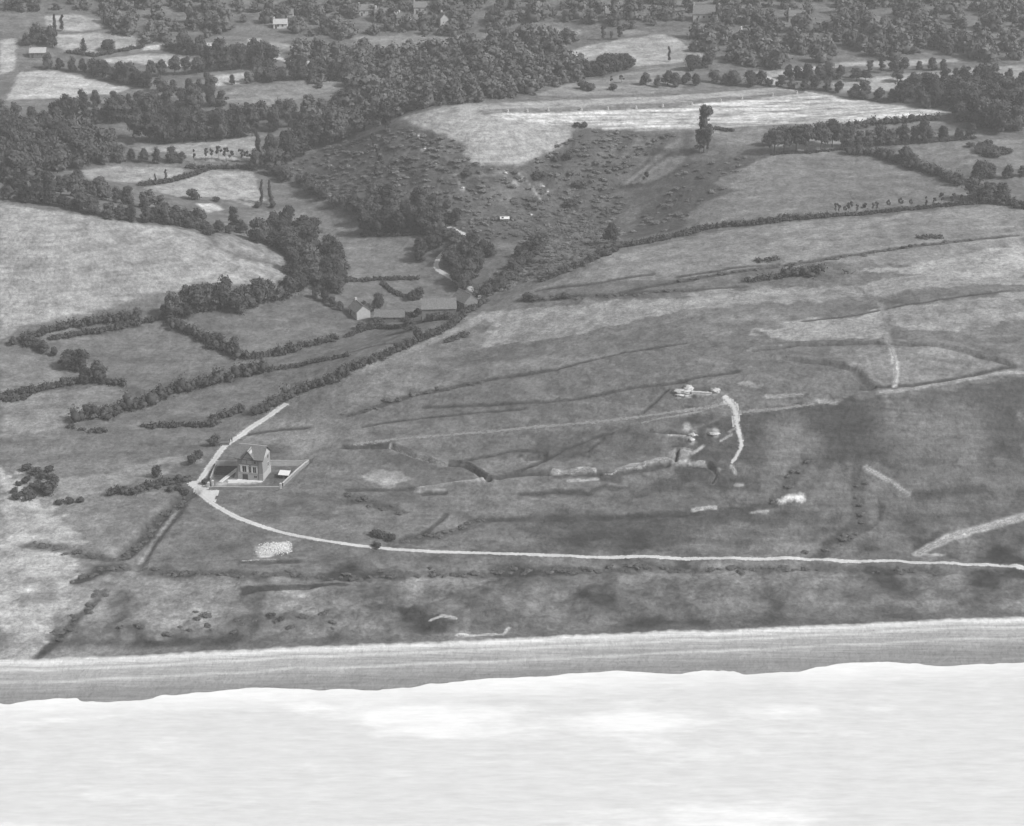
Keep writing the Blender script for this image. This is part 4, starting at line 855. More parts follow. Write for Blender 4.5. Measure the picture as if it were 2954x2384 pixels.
wood('C', [(1370,645),(1400,560),(1700,535),(1940,525),(1950,630),(1700,690),(1500,668)], 7, 9, 12, 'tree of the wood above the stubble field', BTT, .8)
spots('C', [(1860,525)], 10, 10.5, 'pointed conical tree above the plateau wood', 'cone', .7)
row('C', [(1740,500),(1790,505)], 5, 7, 8, 'tree poking out of the upper plateau wood', 'broad', .8)
row('C', [(650,540),(760,562),(850,552),(1000,578)], 5.5, 5, 8, 'bushy tree beside the pale farm track', BT, .9)
row('C', [(680,490),(800,505),(900,495),(1080,485)], 5.5, 8, 10, 'tree in the belt between two pale upland fields', BT, .8)
spots('C', [(1110,505),(1165,505),(1365,510)], 6, 7, 'round orchard tree standing in the pale upland meadow', 'trunked', 1.05)
row('C', [(1200,460),(1400,436),(1650,434)], 6, 7, 9, 'tree along the top of the pale upland meadow', BTT, .75)
row('C', [(1960,505),(2010,520),(2080,520),(2140,515)], 6, 8, 10, 'tree near the right-hand end of the upland meadow', 'broad', .8)
spots('C', [(40,522),(110,532),(230,512),(300,530),(350,532),(450,537),(520,522)], 6, 8, 'round bushy tree in the rough orchard', 'broad', .95)
spots('C', [(110,430),(80,440),(190,420)], 7, 9, 'dark tree at the top of the rough orchard', 'broad', .9)
spots('C', [(560,532)], 4, 4.4, 'small dark bush beside the track bend', 'shrub', 1.0)
spots('B', [(1855,530),(1990,530),(2040,540),(2110,510),(1930,540)], 7, 9, 'dark round tree on the rough pasture', 'broad', .95)
spots('B', [(1460,552),(1520,565),(1650,560)], 3, 5, 'scattered bush on the rough pasture', 'shrub', 1.1)
spots('B', [(1705,515),(1640,520)], 3.5, 4.5, 'tiny umbrella-shaped tree on the rough pasture', 'sapling', .8)
spots('B', [(2000,385)], 8, 8.5, 'slim dark tree below the round-topped pale field', 'slim', .32)
spots('B', [(1590,252),(1640,247),(1690,245)], 7, 8, 'slim tree above the round-topped pale field', 'tall', .5)
row('B', [(1430,490),(1520,478),(1620,462),(1700,440),(1760,420)], 5, 9, 12, 'tree in the tongue of wood under the round-topped field', 'broad', .85)
spots('B', [(185,802),(240,812)], 13.5, 15, 'tall dark tree at the stubble field\'s western tip', 'tall', .6)
spots('B', [(1430,790),(1470,790)], 2.5, 3.2, 'little bush on the stubble field\'s lower corner', 'shrub', 1.1)
hedge('C', [(1080,955),(1160,958),(1240,965),(1320,990)], 5.0, 5.0, 'dark tall hedge at the meeting of three fields')
hedge('C', [(1320,992),(1380,1015),(1500,1050),(1620,1090),(1740,1145)], 4.4, 4.5, 'thick rounded hedge down the right side of the pasture')
spots('C', [(1410,1015),(1460,1030)], 8, 9, 'full tree on the thick rounded hedge', 'broad', .95)
spots('C', [(1850,1140),(1880,1130)], 10, 11.5, 'tall tree at the lower end of the rounded hedge', 'broad', .8)
row('C', [(1950,1105),(2060,1115),(2130,1095)], 5, 6, 8, 'tree east of the rounded hedge', BT, .9)
row('C', [(1850,1245),(1930,1250),(2010,1255)], 5, 8, 10, 'pale tree at the pasture\'s far corner', 'pale', .9)
hedge('C', [(2010,1262),(2080,1275),(2151,1295)], 4, 4.5, 'hedge running off beside the corner trees')
wood('C', [(1780,910),(1950,895),(2090,945),(1980,985),(1850,965)], 4.2, 2.4, 3.6, 'bush in the dark oval thicket on the meadow', 'shrub', 1.5)
hedge('F', [(440,458),(520,445),(650,432)], 2.2, 2.6, 'lower length of the short hedge on the spur')
hedge('F', [(660,428),(760,418),(890,402)], 4.2, 4.5, 'stout leafy length of the short hedge on the spur')
hedge('F', [(510,335),(610,318)], 1.2, 3, 'low bramble patch above the short hedge')
hedge('F', [(1510,190),(1630,180)], 1.0, 3, 'thin bramble streak on the upper spur')
spots('F', [(1410,246),(1450,240)], 1.0, 1.4, 'small bush on the long field bank', 'shrub', 2.0)
spots('B', [(1405,1275),(1380,1285)], 4, 5, 'dark bush in the middle of the scrub bowl', 'shrub', 1.2)
spots('B', [(1200,1110),(1450,1160),(1300,1000),(1380,980),(740,1090)], 3.5, 5, 'dark thorn bush scattered over the scrub bowl', 'shrub', 1.3)
spots('B', [(1860,1150)], 6, 6.5, 'leaning dead-topped tree in the scrub', 'sapling', .5, .15)
row('B', [(160,900),(180,960),(260,1130),(180,1130)], 8, 5, 8, 'slender tree standing on the scrub slope', 'sapling', .4)
# --- far wood, hazy mass: the trees beyond those planted one by one
pts_w = []
pts_w += fill_points('B', [(0,310),(250,310),(600,320),(760,290),(1000,250),(1220,255),(1440,215),(1300,340),(1270,400),(1420,400),(1500,440),(1420,505),(1170,585),(880,640),(640,655),(320,725),(180,790),(0,830),'A',(2000,880),(1900,740),(2100,600),(2151,560)], 7.5, .92)
pts_w += fill_points('C', [(90,320),(160,140),(400,120),(700,150),(1500,200),(2151,330),(2151,395),(1700,365),(1200,375),(750,420),(480,440),(300,400),(170,330)], 8.5, .72)
pts_w += fill_points('N', [(700,20),(1000,-10),(1500,-20),(2000,-30),(2954,-30),(2954,150),(2650,150),(2300,80),(2040,60),(1900,80),(1800,90),(1600,60),(1300,110),(1180,100),(1040,105),(960,120),(870,110),(760,70)], 9.5, .58)
pts_w += fill_points('N', [(0,-10),(700,-10),(760,60),(560,120),(480,110),(400,90),(320,50),(200,35),(0,40)], 9.5, .6)
pts_w += fill_points('N', [(300,60),(520,110),(570,130),(520,160),(420,130),(300,95)], 8.5, .7)
pts_w += fill_points('N', [(860,150),(1000,150),(1140,200),(1000,240),(930,270),(880,230)], 7.5, .85)
pts_w += [(x, y) for x, y in ((random.uniform(-420, 420), random.uniform(1150, 1700)) for _ in range(260))]
mass('woodland', pts_w, 6, 16, .95, 'hazy mass of dark woodland rolling over the far hills', 'woodland', M_WOOD, LOW)
# --- gorse and bramble: low cover of the slopes
pts_s = []
pts_s += fill_points('B', [(0,880),(300,785),(480,810),(700,890),(740,960),(870,1045),(1100,1030),(1400,850),(1480,815),(2100,830),(1950,900),(1700,1110),(1740,1290),(1500,1470),(1000,1490),(600,1450),(300,1200),(0,1200)], 3.3, .7)
pts_s += fill_points('A', [(1720,1070),(1830,1015),(1990,925),(2151,870),(2151,1270),(1980,1210),(1850,1140)], 3.3, .7)
pts_s += fill_points('E', [(1000,330),(1150,130),(1500,90),(1700,120),(1720,230),(1540,320),(1300,395),(1180,450),(1000,515),(880,550),(820,490),(950,400)], 3.0, .85)
pts_s += fill_points('C', [(0,1010),(500,975),(400,1080),(200,1160),(350,1180),(150,1250),(80,1300),(20,1430),'B',(1750,1470),(1850,1300),(2000,1190)], 4.5, .5)
mass('scrub', pts_s, .4, 1.5, 3.2, 'dense gorse and bramble covering the valley slopes', 'scrub', M_SCRUB, LOWS)
pts_t = []
for k, ps, g in (('G', [(1170,480),(980,620),(880,760),(770,860)], 1.8), ('G', [(200,790),(380,820),(560,860),(720,885)], 2.5), ('G', [(480,1030),(620,960),(780,930)], 2.2), ('G', [(640,1090),(560,1180),(430,1310),(310,1420)], 2.2),
        ('G', [(850,955),(1300,975),(1800,985),(2151,1000)], 2.4), ('H', [(0,1000),(500,985),(1000,970),(1500,955),(2151,955)], 2.2), ('I', [(0,955),(500,955),(1000,945),(1600,965)], 2.6),
        ('I', [(800,290),(680,400),(580,530)], 2.6), ('I', [(1130,300),(1140,400),(1110,500),(1130,690),(1000,780),(850,870)], 2.6), ('H', [(380,770),(560,735),(700,700),(850,645)], 2.6), ('F', [(0,455),(330,400),(700,350),(1000,300),(1400,245),(1800,200)], 2.6),
        ('E', [(1110,570),(1380,555),(1700,540),(2151,510)], 2.6), ('E', [(0,1290),(230,1220),(420,1160),(860,1070)], 3.2), ('H', [(0,515),(170,545),(350,590)], 3)):
    for c in resample(hit(pts_of(k, ps)), g): pts_t.append((c[0] + random.gauss(0, 1.1), c[1] + random.gauss(0, 1.1)))
pts_t += fill_points('G', [(700,1240),(1900,1200),'H',(200,1250),'G',(2100,1420),(1000,1440),(500,1420)], 4, .35)
LN = np.concatenate(LANES)
pts_t = [q for q in pts_t if np.hypot(LN[:, 0] - q[0], LN[:, 1] - q[1]).min() > 4.0 and shore_d(q[0], q[1]) > 27]
mass('bracken', pts_t, .35, .9, 4.2, 'low dark bracken and tussocks along ditches and banks', 'bracken', M_BRACK, LOWS)
# ------------------------------------------------------------------ buildings
M_RENDER = mat_noise('grey_render', .20, .10, 2.0); M_PLINTH = mat_noise('pale_plinth', .29, .12, 2.0); M_WHITE = mat_noise('white_paint', .50, .08, 2.0)
M_ROOF = mat_noise('slate', .12, .3, 3.0, .8); M_GLASS = mat_noise('dark_glass', .025, .3, 2.0, .2); M_DARK = mat_noise('dark_timber', .04, .3, 4.0)
M_PALE = mat_noise('pale_plaster', .32, .12, 1.0); M_STONE = mat_noise('field_stone', .135, .25, 1.5); M_THATCH = mat_noise('old_roof', .125, .35, 2.0); M_SOIL = mat_noise('garden_soil', .045, .35, 2.0, bump=.1)
M_WALLW = mat_noise('whitewashed_wall', .36, .15, 1.2); M_WALLG = mat_noise('grey_garden_wall', .17, .2, 1.2); M_CHALK = mat_noise('chalk_spoil', .36, .25, 1.2, bump=.1); M_HAY = mat_noise('hay', .34, .2, 3.0)
M_EARTH = mat_noise('earth_bank', .10, .35, 1.5, bump=.1); M_CLOTH = mat_noise('dark_clothing', .04, .3, 6.0); M_HIDE = mat_noise('dark_hide', .028, .25, 3.0); M_IRON = mat_noise('old_iron', .05, .3, 6.0)
def roof_slab(m, x0, x1, y0, z0, y1, z1, th=.16):
    m.prism([(x0, y0, z0), (x0, y1, z1), (x0, y1, z1 + th), (x0, y0, z0 + th)], [(x1, y0, z0), (x1, y1, z1), (x1, y1, z1 + th), (x1, y0, z0 + th)])
def window(par, x0, x1, y, z0, z1, glass=M_GLASS, surround=None, shutters=False, axis='y'):
    """A window on a wall whose outer face is at y (or x, for axis='x'); frame, pane, and what goes with them."""
    def put(m, a0, a1, b0, b1, c0, c1):
        if axis == 'y': m.box(a0, a1, b0, b1, c0, c1)
        else: m.box(-b1, -b0, a0, a1, c0, c1)
    f = MB(); fw = .09
    put(f, x0 - fw, x0, y - .05, y + .1, z0 - fw, z1 + fw); put(f, x1, x1 + fw, y - .05, y + .1, z0 - fw, z1 + fw); put(f, x0, x1, y - .05, y + .1, z1, z1 + fw); put(f, x0, x1, y - .09, y + .1, z0 - fw, z0)
    cx = (x0 + x1) / 2; put(f, cx - .035, cx + .035, y - .035, y + .05, z0, z1)
    o = f.build('window', surround or M_PLINTH, par)
    g = MB(); put(g, x0, cx - .036, y - .02, y + .03, z0, z1); g.build('pane', glass, o); g = MB(); put(g, cx + .036, x1, y - .02, y + .03, z0, z1); g.build('pane', glass, o)
    if shutters:
        hw = (x1 - x0) / 2
        for a in (x0 - fw - hw, x1 + fw): s_ = MB(); put(s_, a + .02, a + hw - .02, y - .10, y - .03, z0 - .05, z1 + .05); s_.build('shutter', M_WHITE, o)
    return o
VL = tag(empty('villa', (VC[0], VC[1], VZ), R(-13)), 'tall grey villa with steep slate roof in a walled garden', 'house')
Wd, Dp, EV, RG = 4.5, 7.6, 8.2, 11.3
m = MB(); m.prism([(-Wd, 0, 2.4), (-Wd, Dp, 2.4), (-Wd, Dp, EV), (-Wd, Dp / 2, RG - .1), (-Wd, 0, EV)], [(Wd, 0, 2.4), (Wd, Dp, 2.4), (Wd, Dp, EV), (Wd, Dp / 2, RG - .1), (Wd, 0, EV)]); m.build('wall', M_RENDER, VL)
m = MB(); m.box(-Wd - .06, Wd + .06, -.06, Dp + .06, -.6, 2.4); m.build('plinth', M_PLINTH, VL)
m = MB(); m.box(-Wd - .12, Wd + .12, -.12, Dp + .12, 2.3, 2.5); m.build('string_course', M_PLINTH, VL)
m = MB(); m.prism([(Wd + .004, .1, EV - .55), (Wd + .004, Dp - .1, EV - .55), (Wd + .004, Dp - .1, EV), (Wd + .004, Dp / 2, RG - .3), (Wd + .004, .1, EV)], [(Wd + .03, .1, EV - .55), (Wd + .03, Dp - .1, EV - .55), (Wd + .03, Dp - .1, EV), (Wd + .03, Dp / 2, RG - .3), (Wd + .03, .1, EV)]); o = m.build('gable_panel', M_PALE, VL); o['label'] = 'pale panel on the right gable'  # thin panel, paler than the walls, over the right gable only
sl = (RG - EV) / (Dp / 2); m = MB(); roof_slab(m, -Wd - .5, Wd + .5, -.6, EV - .6 * sl, Dp / 2, RG); roof_slab(m, -Wd - .5, Wd + .5, Dp + .6, EV - .6 * sl, Dp / 2, RG); rf = m.build('roof', M_ROOF, VL)
m = MB(); m.box(-Wd - .5, Wd + .5, Dp / 2 - .14, Dp / 2 + .14, RG + .08, RG + .24); m.build('ridge_tiles', M_PALE, rf)
m = MB(); m.box(-Wd - .52, Wd + .52, -.66, -.56, EV - .6 * sl - .1, EV - .6 * sl + .14); m.build('fascia', M_DARK, rf)
for x in (-Wd - .53, Wd + .43): m = MB(); roof_slab(m, x, x + .1, -.62, EV - .62 * sl - .12, Dp / 2, RG - .12, .26); roof_slab(m, x, x + .1, Dp + .62, EV - .62 * sl - .12, Dp / 2, RG - .12, .26); m.build('bargeboard', M_DARK, rf)
g0, g1, gc, gt = -2.2, 1.5, -.35, 10.7
m = MB(); A_ = [(g0, 0, EV - .2), (g1, 0, EV - .2), (g1, 0, EV), (gc + .35, 0, gt - .25), (gc - .35, 0, gt - .25), (g0, 0, EV)]; m.prism([(x, -.12, z) for x, y, z in A_], [(x, 2.2, z) for x, y, z in A_]); cg = m.build('front_gable', M_PLINTH, VL)
m = MB(); gs = (gt - EV) / ((g1 - g0) / 2); th = .15
for sg, xe in ((-1, g0 - .45), (1, g1 + .45)):
    ze = EV - .45 * gs; A_ = [(xe, ze), (gc, gt), (gc, gt + th), (xe, ze + th)]; m.prism([(x, -.65, z) for x, z in A_], [(x, 3.2, z) for x, z in A_])
r2 = m.build('gable_roof', M_ROOF, VL)
m = MB(); m.box(gc - .12, gc + .12, -.65, 3.2, gt + .08, gt + .22); m.build('ridge_tiles', M_PALE, r2)
m = MB()
for xe in (g0 - .45, g1 + .45):
    ze = EV - .45 * gs; A_ = [(xe, ze - .2), (gc, gt - .2), (gc, gt + th + .02), (xe, ze + th + .02)]; m.prism([(x, -.74, z) for x, z in A_], [(x, -.64, z) for x, z in A_])
m.build('bargeboard', M_DARK, r2)
for a, b_ in ((-2.7, -1.4), (-.83, .48)): window(VL, a, b_, 0, 6.05, 8.0, M_PALE, M_PLINTH)
window(VL, 1.5, 2.15, 0, 6.1, 8.0)
window(VL, -2.75, -1.4, 0, 2.75, 5.0, surround=M_WHITE, shutters=True); window(VL, -.35, .35, 0, 2.75, 4.9, surround=M_PLINTH); window(VL, 1.0, 2.1, 0, 2.75, 4.9, surround=M_WHITE, shutters=True)
for a, b_ in ((-3.8, -.4), (.5, 2.7)): m = MB(); m.box(a, b_, -.10, .02, 5.15, 5.4); m.build('lintel', M_WHITE, VL)
window(VL, 1.35, 2.3, -.06, .95, 1.75)
for a in (-2.8, -1.86): m = MB(); m.box(a, a + .92, -.10, -.02, 0, 1.95); d_ = m.build('garage_door', M_DARK, VL); q = MB(); q.box(a + .4, a + .46, -.14, -.10, .9, 1.05); q.build('handle', M_IRON, d_)
window(VL, 5.0, 5.9, -Wd, 6.2, 7.6, axis='x'); window(VL, 4.8, 5.8, -Wd, 3.2, 4.8, axis='x', surround=M_WHITE)
m = MB(); m.tube((2.95, -.10, 0), (2.95, -.10, EV - .4), .06, .06, 6); m.build('drainpipe', M_DARK, VL)
for i in range(8): m = MB(); m.box(-Wd - 1.5, -Wd - .1, .3 + i * .42, .3 + (i + 1) * .42, -.3, .3 * (i + 1)); m.build('step', M_WALLW, VL)
m = MB(); m.box(-Wd - 1.5, -Wd - .1, .3 + 8 * .42 + .01, 5.2, -.3, 2.39); m.build('landing', M_WALLW, VL)
# garden walls
def wall(name, k, pts, h, th, mat, label, cope=None, cat='wall'):
    p = resample(hit(pts_of(k, pts)), 2.0); o0 = p[0]; z = gz(p[:, 0], p[:, 1]); m = MB(); c2 = MB()
    for i in range(len(p) - 1):
        a, b_ = p[i] - o0, p[i + 1] - o0; t_ = (b_ - a) / np.linalg.norm(b_ - a); n_ = np.array((-t_[1], t_[0])) * th / 2
        def sec(q, zz, hh, k_=1.0): return [(q[0] - n_[0] * k_, q[1] - n_[1] * k_, zz - .5 if k_ == 1 else zz + hh - .02), (q[0] + n_[0] * k_, q[1] + n_[1] * k_, zz - .5 if k_ == 1 else zz + hh - .02), (q[0] + n_[0] * k_, q[1] + n_[1] * k_, zz + hh + (0 if k_ == 1 else .10)), (q[0] - n_[0] * k_, q[1] - n_[1] * k_, zz + hh + (0 if k_ == 1 else .10))]
        m.prism(sec(a, z[i], h), sec(b_, z[i + 1], h))
        if cope: c2.prism(sec(a, z[i], h, 1.3), sec(b_, z[i + 1], h, 1.3))
    r = tag(empty(name, (o0[0], o0[1], 0)), label, cat); m.build('wall_body', mat, r)
    if cope: c2.build('coping', cope, r)
    return r
wall('garden_wall', 'V', [(575,620),(880,612),(1430,585),(1985,560)], 1.7, .35, M_WALLW, 'pale wall along the back of the villa garden', M_PLINTH)
wall('garden_wall', 'V', [(1990,548),(1800,720),(1590,930)], 1.3, .4, M_WALLG, 'garden wall with bright top running down from the back corner', M_WALLW)
wall('garden_wall', 'V', [(450,1000),(1000,1000),(1535,985)], 1.1, .35, M_WALLG, 'low grey wall closing the front of the villa garden', M_PLINTH)
wall('garden_wall', 'V', [(470,860),(520,720),(572,600)], 1.0, .3, M_WALLG, 'low wall between the villa garden and the road', M_PLINTH)
for q, lb in (((440,960), 'white gate pillar at the road corner of the garden'), ((505,945), 'white gate pillar beside the garden entrance'), ((1560,965), 'white end pillar of the garden\'s sloping wall')):
    c = P('V', q)[0]; r = tag(empty('gate_pillar', (c[0], c[1], float(gz(c[0], c[1])))), lb, 'pillar', 'garden pillars'); m = MB(); m.box(-.32, .32, -.32, .32, -.3, 1.9); m.build('shaft', M_WALLW, r); m = MB(); m.prism([(-.42, -.42, 1.9), (.42, -.42, 1.9), (.42, .42, 1.9), (-.42, .42, 1.9)], [(-.1, -.1, 2.2), (.1, -.1, 2.2), (.1, .1, 2.2), (-.1, .1, 2.2)]); m.build('cap', M_WALLW, r)
c = P('V', (1605,800))[0]; r = tag(empty('garden_shed', (c[0], c[1], float(gz(c[0], c[1]))), R(-9)), 'small garden shed with a bright white sloping roof', 'shed')
m = MB(); m.box(-1.6, 1.6, 0, 2.2, -.3, 1.5, .35); m.build('wall', M_DARK, r); m = MB(); roof_slab(m, -1.9, 1.9, -.35, 1.47, 2.5, 2.0, .08); m.build('roof', M_WHITE, r); m = MB(); m.box(-.4, .4, -.05, -.005, 0, 1.3); m.build('door', M_STONE, r)
bedp = [((575,650),(870,648),'vegetable bed under the villa\'s back wall'), ((568,688),(830,686),'second vegetable bed from the villa\'s back wall'), ((556,724),(790,722),'third vegetable bed from the villa\'s back wall'), ((546,760),(745,758),'fourth vegetable bed from the villa\'s back wall'), ((536,795),(690,792),'vegetable bed nearest the villa\'s front wall')]
for a, b_, lb in bedp:
    p = resample(P('V', a, b_), 1.0); z = gz(p[:, 0], p[:, 1]); m = MB()
    for i in range(len(p) - 1): m.prism([(p[i][0], p[i][1] - .55, z[i]), (p[i][0], p[i][1] + .55, z[i]), (p[i][0], p[i][1] + .35, z[i] + .28), (p[i][0], p[i][1] - .35, z[i] + .28)], [(p[i + 1][0], p[i + 1][1] - .55, z[i + 1]), (p[i + 1][0], p[i + 1][1] + .55, z[i + 1]), (p[i + 1][0], p[i + 1][1] + .35, z[i + 1] + .28), (p[i + 1][0], p[i + 1][1] - .35, z[i + 1] + .28)])
    tag(m.build('vegetable_bed', M_SOIL), lb, 'garden bed', 'beds beside the villa')
M_TERR = mat_path('white_gravel', .50, .15)
strip('garden_path', P('V', (625,898),(700,830),(800,742),(893,662)), 1.7, M_TERR, .10); patch('terrace', P('V', (745,850),(900,842),(1290,846),(1235,888),(1000,885),(860,905),(700,930)), M_TERR, .08, .4)
# generic farm and village houses
def house(name, k, pt, rz, L, Wh, ev, rg_, label, wm=M_STONE, rm=M_THATCH, chimney=0, wins=0, door=True, cat='house', dark=M_GLASS):
    c = hit(T(k, pt))[0]; r = tag(empty(name, (c[0], c[1], float(gz(c[0], c[1]))), R(rz)), label, cat)
    m = MB(); h = L / 2; m.prism([(-h, 0, -1), (-h, Wh, -1), (-h, Wh, ev), (-h, Wh / 2, rg_ - .08), (-h, 0, ev)], [(h, 0, -1), (h, Wh, -1), (h, Wh, ev), (h, Wh / 2, rg_ - .08), (h, 0, ev)]); m.build('wall', wm, r)
    s_ = (rg_ - ev) / (Wh / 2); m = MB(); roof_slab(m, -h - .25, h + .25, -.4, ev - .4 * s_, Wh / 2, rg_, .18); roof_slab(m, -h - .25, h + .25, Wh + .4, ev - .4 * s_, Wh / 2, rg_, .18); rf = m.build('roof', rm, r)
    m = MB(); m.box(-h - .25, h + .25, Wh / 2 - .15, Wh / 2 + .15, rg_ + .1, rg_ + .26); m.build('ridge_tiles', M_STONE, rf)
    for i in range(chimney):
        x = -h + .45 if i == 0 else h - .45; m = MB(); m.box(x - .4, x + .4, Wh / 2 - .5, Wh / 2 + .5, rg_ - .6, rg_ + 1.2); m.build('chimney', wm, rf)
    for i in range(wins):
        x = -h + L * (i + 1) / (wins + 1); window(r, x - .45, x + .45, 0, ev * .42, ev * .42 + 1.2, dark)
    if door: m = MB(); x = -h + L * .12; m.box(x, x + 1.0, -.06, -.004, 0, 2.0); m.build('door', M_DARK, r)
    return r
house('cottage', 'K', (285,560), -62, 8.0, 6.0, 3.2, 5.6, 'small farm cottage with a pale gable and chimney beside the dark tree', M_PALE, M_THATCH, 1, 2)
house('farm_building', 'K', (800,640), 0, 12.0, 5.0, 2.5, 4.7, 'long low farm building with a weathered grey roof', M_STONE, M_THATCH, 0, 2)
house('barn', 'K', (1500,578), 4, 13.5, 8.0, 4.0, 6.9, 'large grey barn at the edge of the valley wood', M_STONE, M_THATCH, 0, 1, cat='barn')
house('barn_wing', 'K', (1775,480), -52, 8.0, 6.5, 4.6, 7.4, 'gabled wing standing against the end of the large barn', M_STONE, M_THATCH, 0, 1, cat='barn')
house('farmhouse', 'C', (180,132), -3, 15, 8, 4.2, 8.2, 'large pale-walled farmhouse with a broad roof in the far woods', M_PALE, M_THATCH, 2, 4)
house('barn', 'C', (535,412), 2, 11, 6, 2.6, 5.0, 'plain grey barn among trees above the farm track', M_STONE, M_STONE, 0, 0, cat='barn')
house('farmhouse', 'A', (235,362), 2, 9, 6, 3.2, 5.4, 'far farmhouse with dark windows beside the little wood', M_STONE, M_PALE, 1, 3)
house('outbuilding', 'A', (1750,112), 0, 13, 6, 2.6, 4.6, 'long pale-edged outbuilding far off among trees', M_PALE, M_STONE, 0, 2)
house('cottage', 'A', (1740,178), 3, 8, 6, 2.8, 5.0, 'white cottage in front of the long pale-edged outbuilding', M_WHITE, M_PALE, 1, 2)
house('village_house', 'B', (230,135), -6, 11, 7, 4.2, 7.2, 'broad white house in the distant hamlet', M_WHITE, M_STONE, 2, 3)
house('village_house', 'B', (125,100), 10, 9, 6, 3.6, 6.2, 'pale house at the left end of the distant hamlet', M_PALE, M_STONE, 1, 2)
house('village_house', 'B', (345,150), -20, 7, 6, 3.6, 6.0, 'small white house at the right end of the distant hamlet', M_WHITE, M_THATCH, 1, 2)
house('village_house', 'B', (470,85), 4, 10, 6.5, 3.8, 6.4, 'pale house standing apart beyond the distant hamlet', M_PALE, M_STONE, 1, 2)
house('village_house', 'B', (573,165), -70, 6, 5, 5.0, 7.6, 'tall narrow pale house end-on beside dark woods', M_PALE, M_THATCH, 1, 1)
house('cottage', 'B', (1640,112), 8, 6, 5, 2.8, 5.0, 'lone pale cottage above the round-topped field', M_PALE, M_STONE, 1, 2)
house('village_house', 'C', (740,140), -5, 9, 6, 3.6, 6.2, 'pale house in the woods right of the large farmhouse', M_PALE, M_STONE, 1, 2)
house('cottage', 'C', (430,250), 12, 6, 5, 3.4, 5.8, 'small white cottage below the large farmhouse', M_WHITE, M_STONE, 1, 1)
house('hut', 'B', (981,1374), 3, 3.8, 2.6, 1.2, 1.7, 'little hut with a bright white roof in the scrub bowl', M_STONE, M_WHITE, 0, 0, cat='hut')
# ------------------------------------------------------------------ small things
def lump(name, k, pt, rx, ry, h, mat, label, cat, group=None):
    c = hit(T(k, pt))[0]; V, Fc = ico(2); V = V * (1 + rng.normal(0, .20, (len(V), 1))) * np.array((rx, ry, h)); V[:, 2] = np.maximum(V[:, 2], -.3)
    return tag(obj(name, mesh_np(name, V, Fc, mat), None, (c[0], c[1], float(gz(c[0], c[1])))), label, cat, group)
for q, rx, ry, h, lb in (((600,235), 3.2, 1.6, 1.1, 'largest heap of pale spoil at the hillside strongpoint'), ((655,185), 1.6, 1.8, .9, 'pale spoil heap above the largest one'), ((540,285), 1.6, 1.0, .6, 'small pale spoil heap at the tail of the largest one'), ((1030,225), 1.8, 1.2, .9, 'pale spoil heap by the head of the chalk path'),
        ((730,828), 1.6, .9, .6, 'pale spoil heap below the dark hollow'), ((1020,828), 1.8, .9, .6, 'pale spoil heap below the chalk path'), ((700,905), .9, 1.2, .5, 'smallest pale spoil heap under the dark hollow')):
    lump('spoil_heap', 'W', q, rx * 1.1, ry * 1.2, h * .6, M_CHALK, lb, 'spoil heap', 'heaps of dug spoil')
c = hit(T('W', (700,268), (985,262))); d_ = c[1] - c[0]; Ln = float(np.linalg.norm(d_)); r = tag(empty('parapet', (c[0][0], c[0][1], float(gz(*c[0]))), math.atan2(d_[1], d_[0])), 'long straight pale parapet at the hillside strongpoint', 'parapet')
for i in range(4): m = MB(); m.box(i * Ln / 4 + .02, (i + 1) * Ln / 4 - .02, -.5, .5, -.6, .8 + .08 * (i % 2)); m.build('block', M_CHALK, r)
for i, q in enumerate(((485,920),(555,1015),(985,1075),(1085,1125),(1215,1150),(1245,1190),(1645,915),(445,845),(1140,1325),(720,1165))): lump('chalk_heap', 'B', q, random.uniform(.6, 1.1), random.uniform(.4, .8), .45, M_CHALK, 'small heap of white chalk dug out of the scrub bowl', 'spoil heap', 'chalk heaps in the scrub')
p = P('G', (1610,800),(1700,790),(1790,790),(1800,820),(1790,850),(1700,855),(1610,865),(1600,850),(1640,830)); Vs = []; Fs = []; base = 0
V0, F0 = ICO[0]
for _ in range(900):
    x, y = random.uniform(*(p[:, 0].min() - 1, p[:, 0].max() + 1)), random.uniform(p[:, 1].min() - 1, p[:, 1].max() + 1)
    if not inside(np.array([x + random.gauss(0, .7)]), np.array([y + random.gauss(0, .7)]), p)[0]: continue
    q = V0 * (1 + rng.normal(0, .2, (12, 1))) * rng.uniform(.08, .28, 3) + (x, y, float(gz(x, y)) + .05); Vs.append(q); Fs.append(F0 + base); base += 12
tag(obj('rubble', mesh_np('rubble', np.concatenate(Vs), np.concatenate(Fs), mat_noise('white_rubble', .50, .2, 2.0))), 'patch of bright white rubble below the coast road', 'rubble', kind='stuff')
# stooks
def sheaf():
    m = MB(); m.tube((0, 0, 0), (0, 0, .75), .30, .16, 7); m.tube((0, 0, .75), (0, 0, 1.45), .16, .36, 7); return m
sh = sheaf(); shm = bpy.data.meshes.new('sheaf'); shm.from_pydata(sh.v, [], sh.f); shm.materials.append(M_HAY)
for i, q in enumerate(T('B', (1000,699),(1120,697),(1250,690),(1455,686),(1620,682),(1795,676),(1960,665),(2140,652)) + T('C', (268,633),(400,618),(590,597),(740,582))):
    c = hit([q])[0]; r = tag(empty('hay_stook', (c[0], c[1], float(gz(*c))), random.uniform(0, 3)), 'pale hay stook in the line along the dark strip of the stubble field', 'hay stook', 'stooks on the stubble field')
    for j in range(6):
        a = j * 1.047; o = obj('sheaf', shm, r, (.55 * math.cos(a), .55 * math.sin(a), 0)); o.rotation_euler = (.28 * math.sin(a), -.28 * math.cos(a), 0)
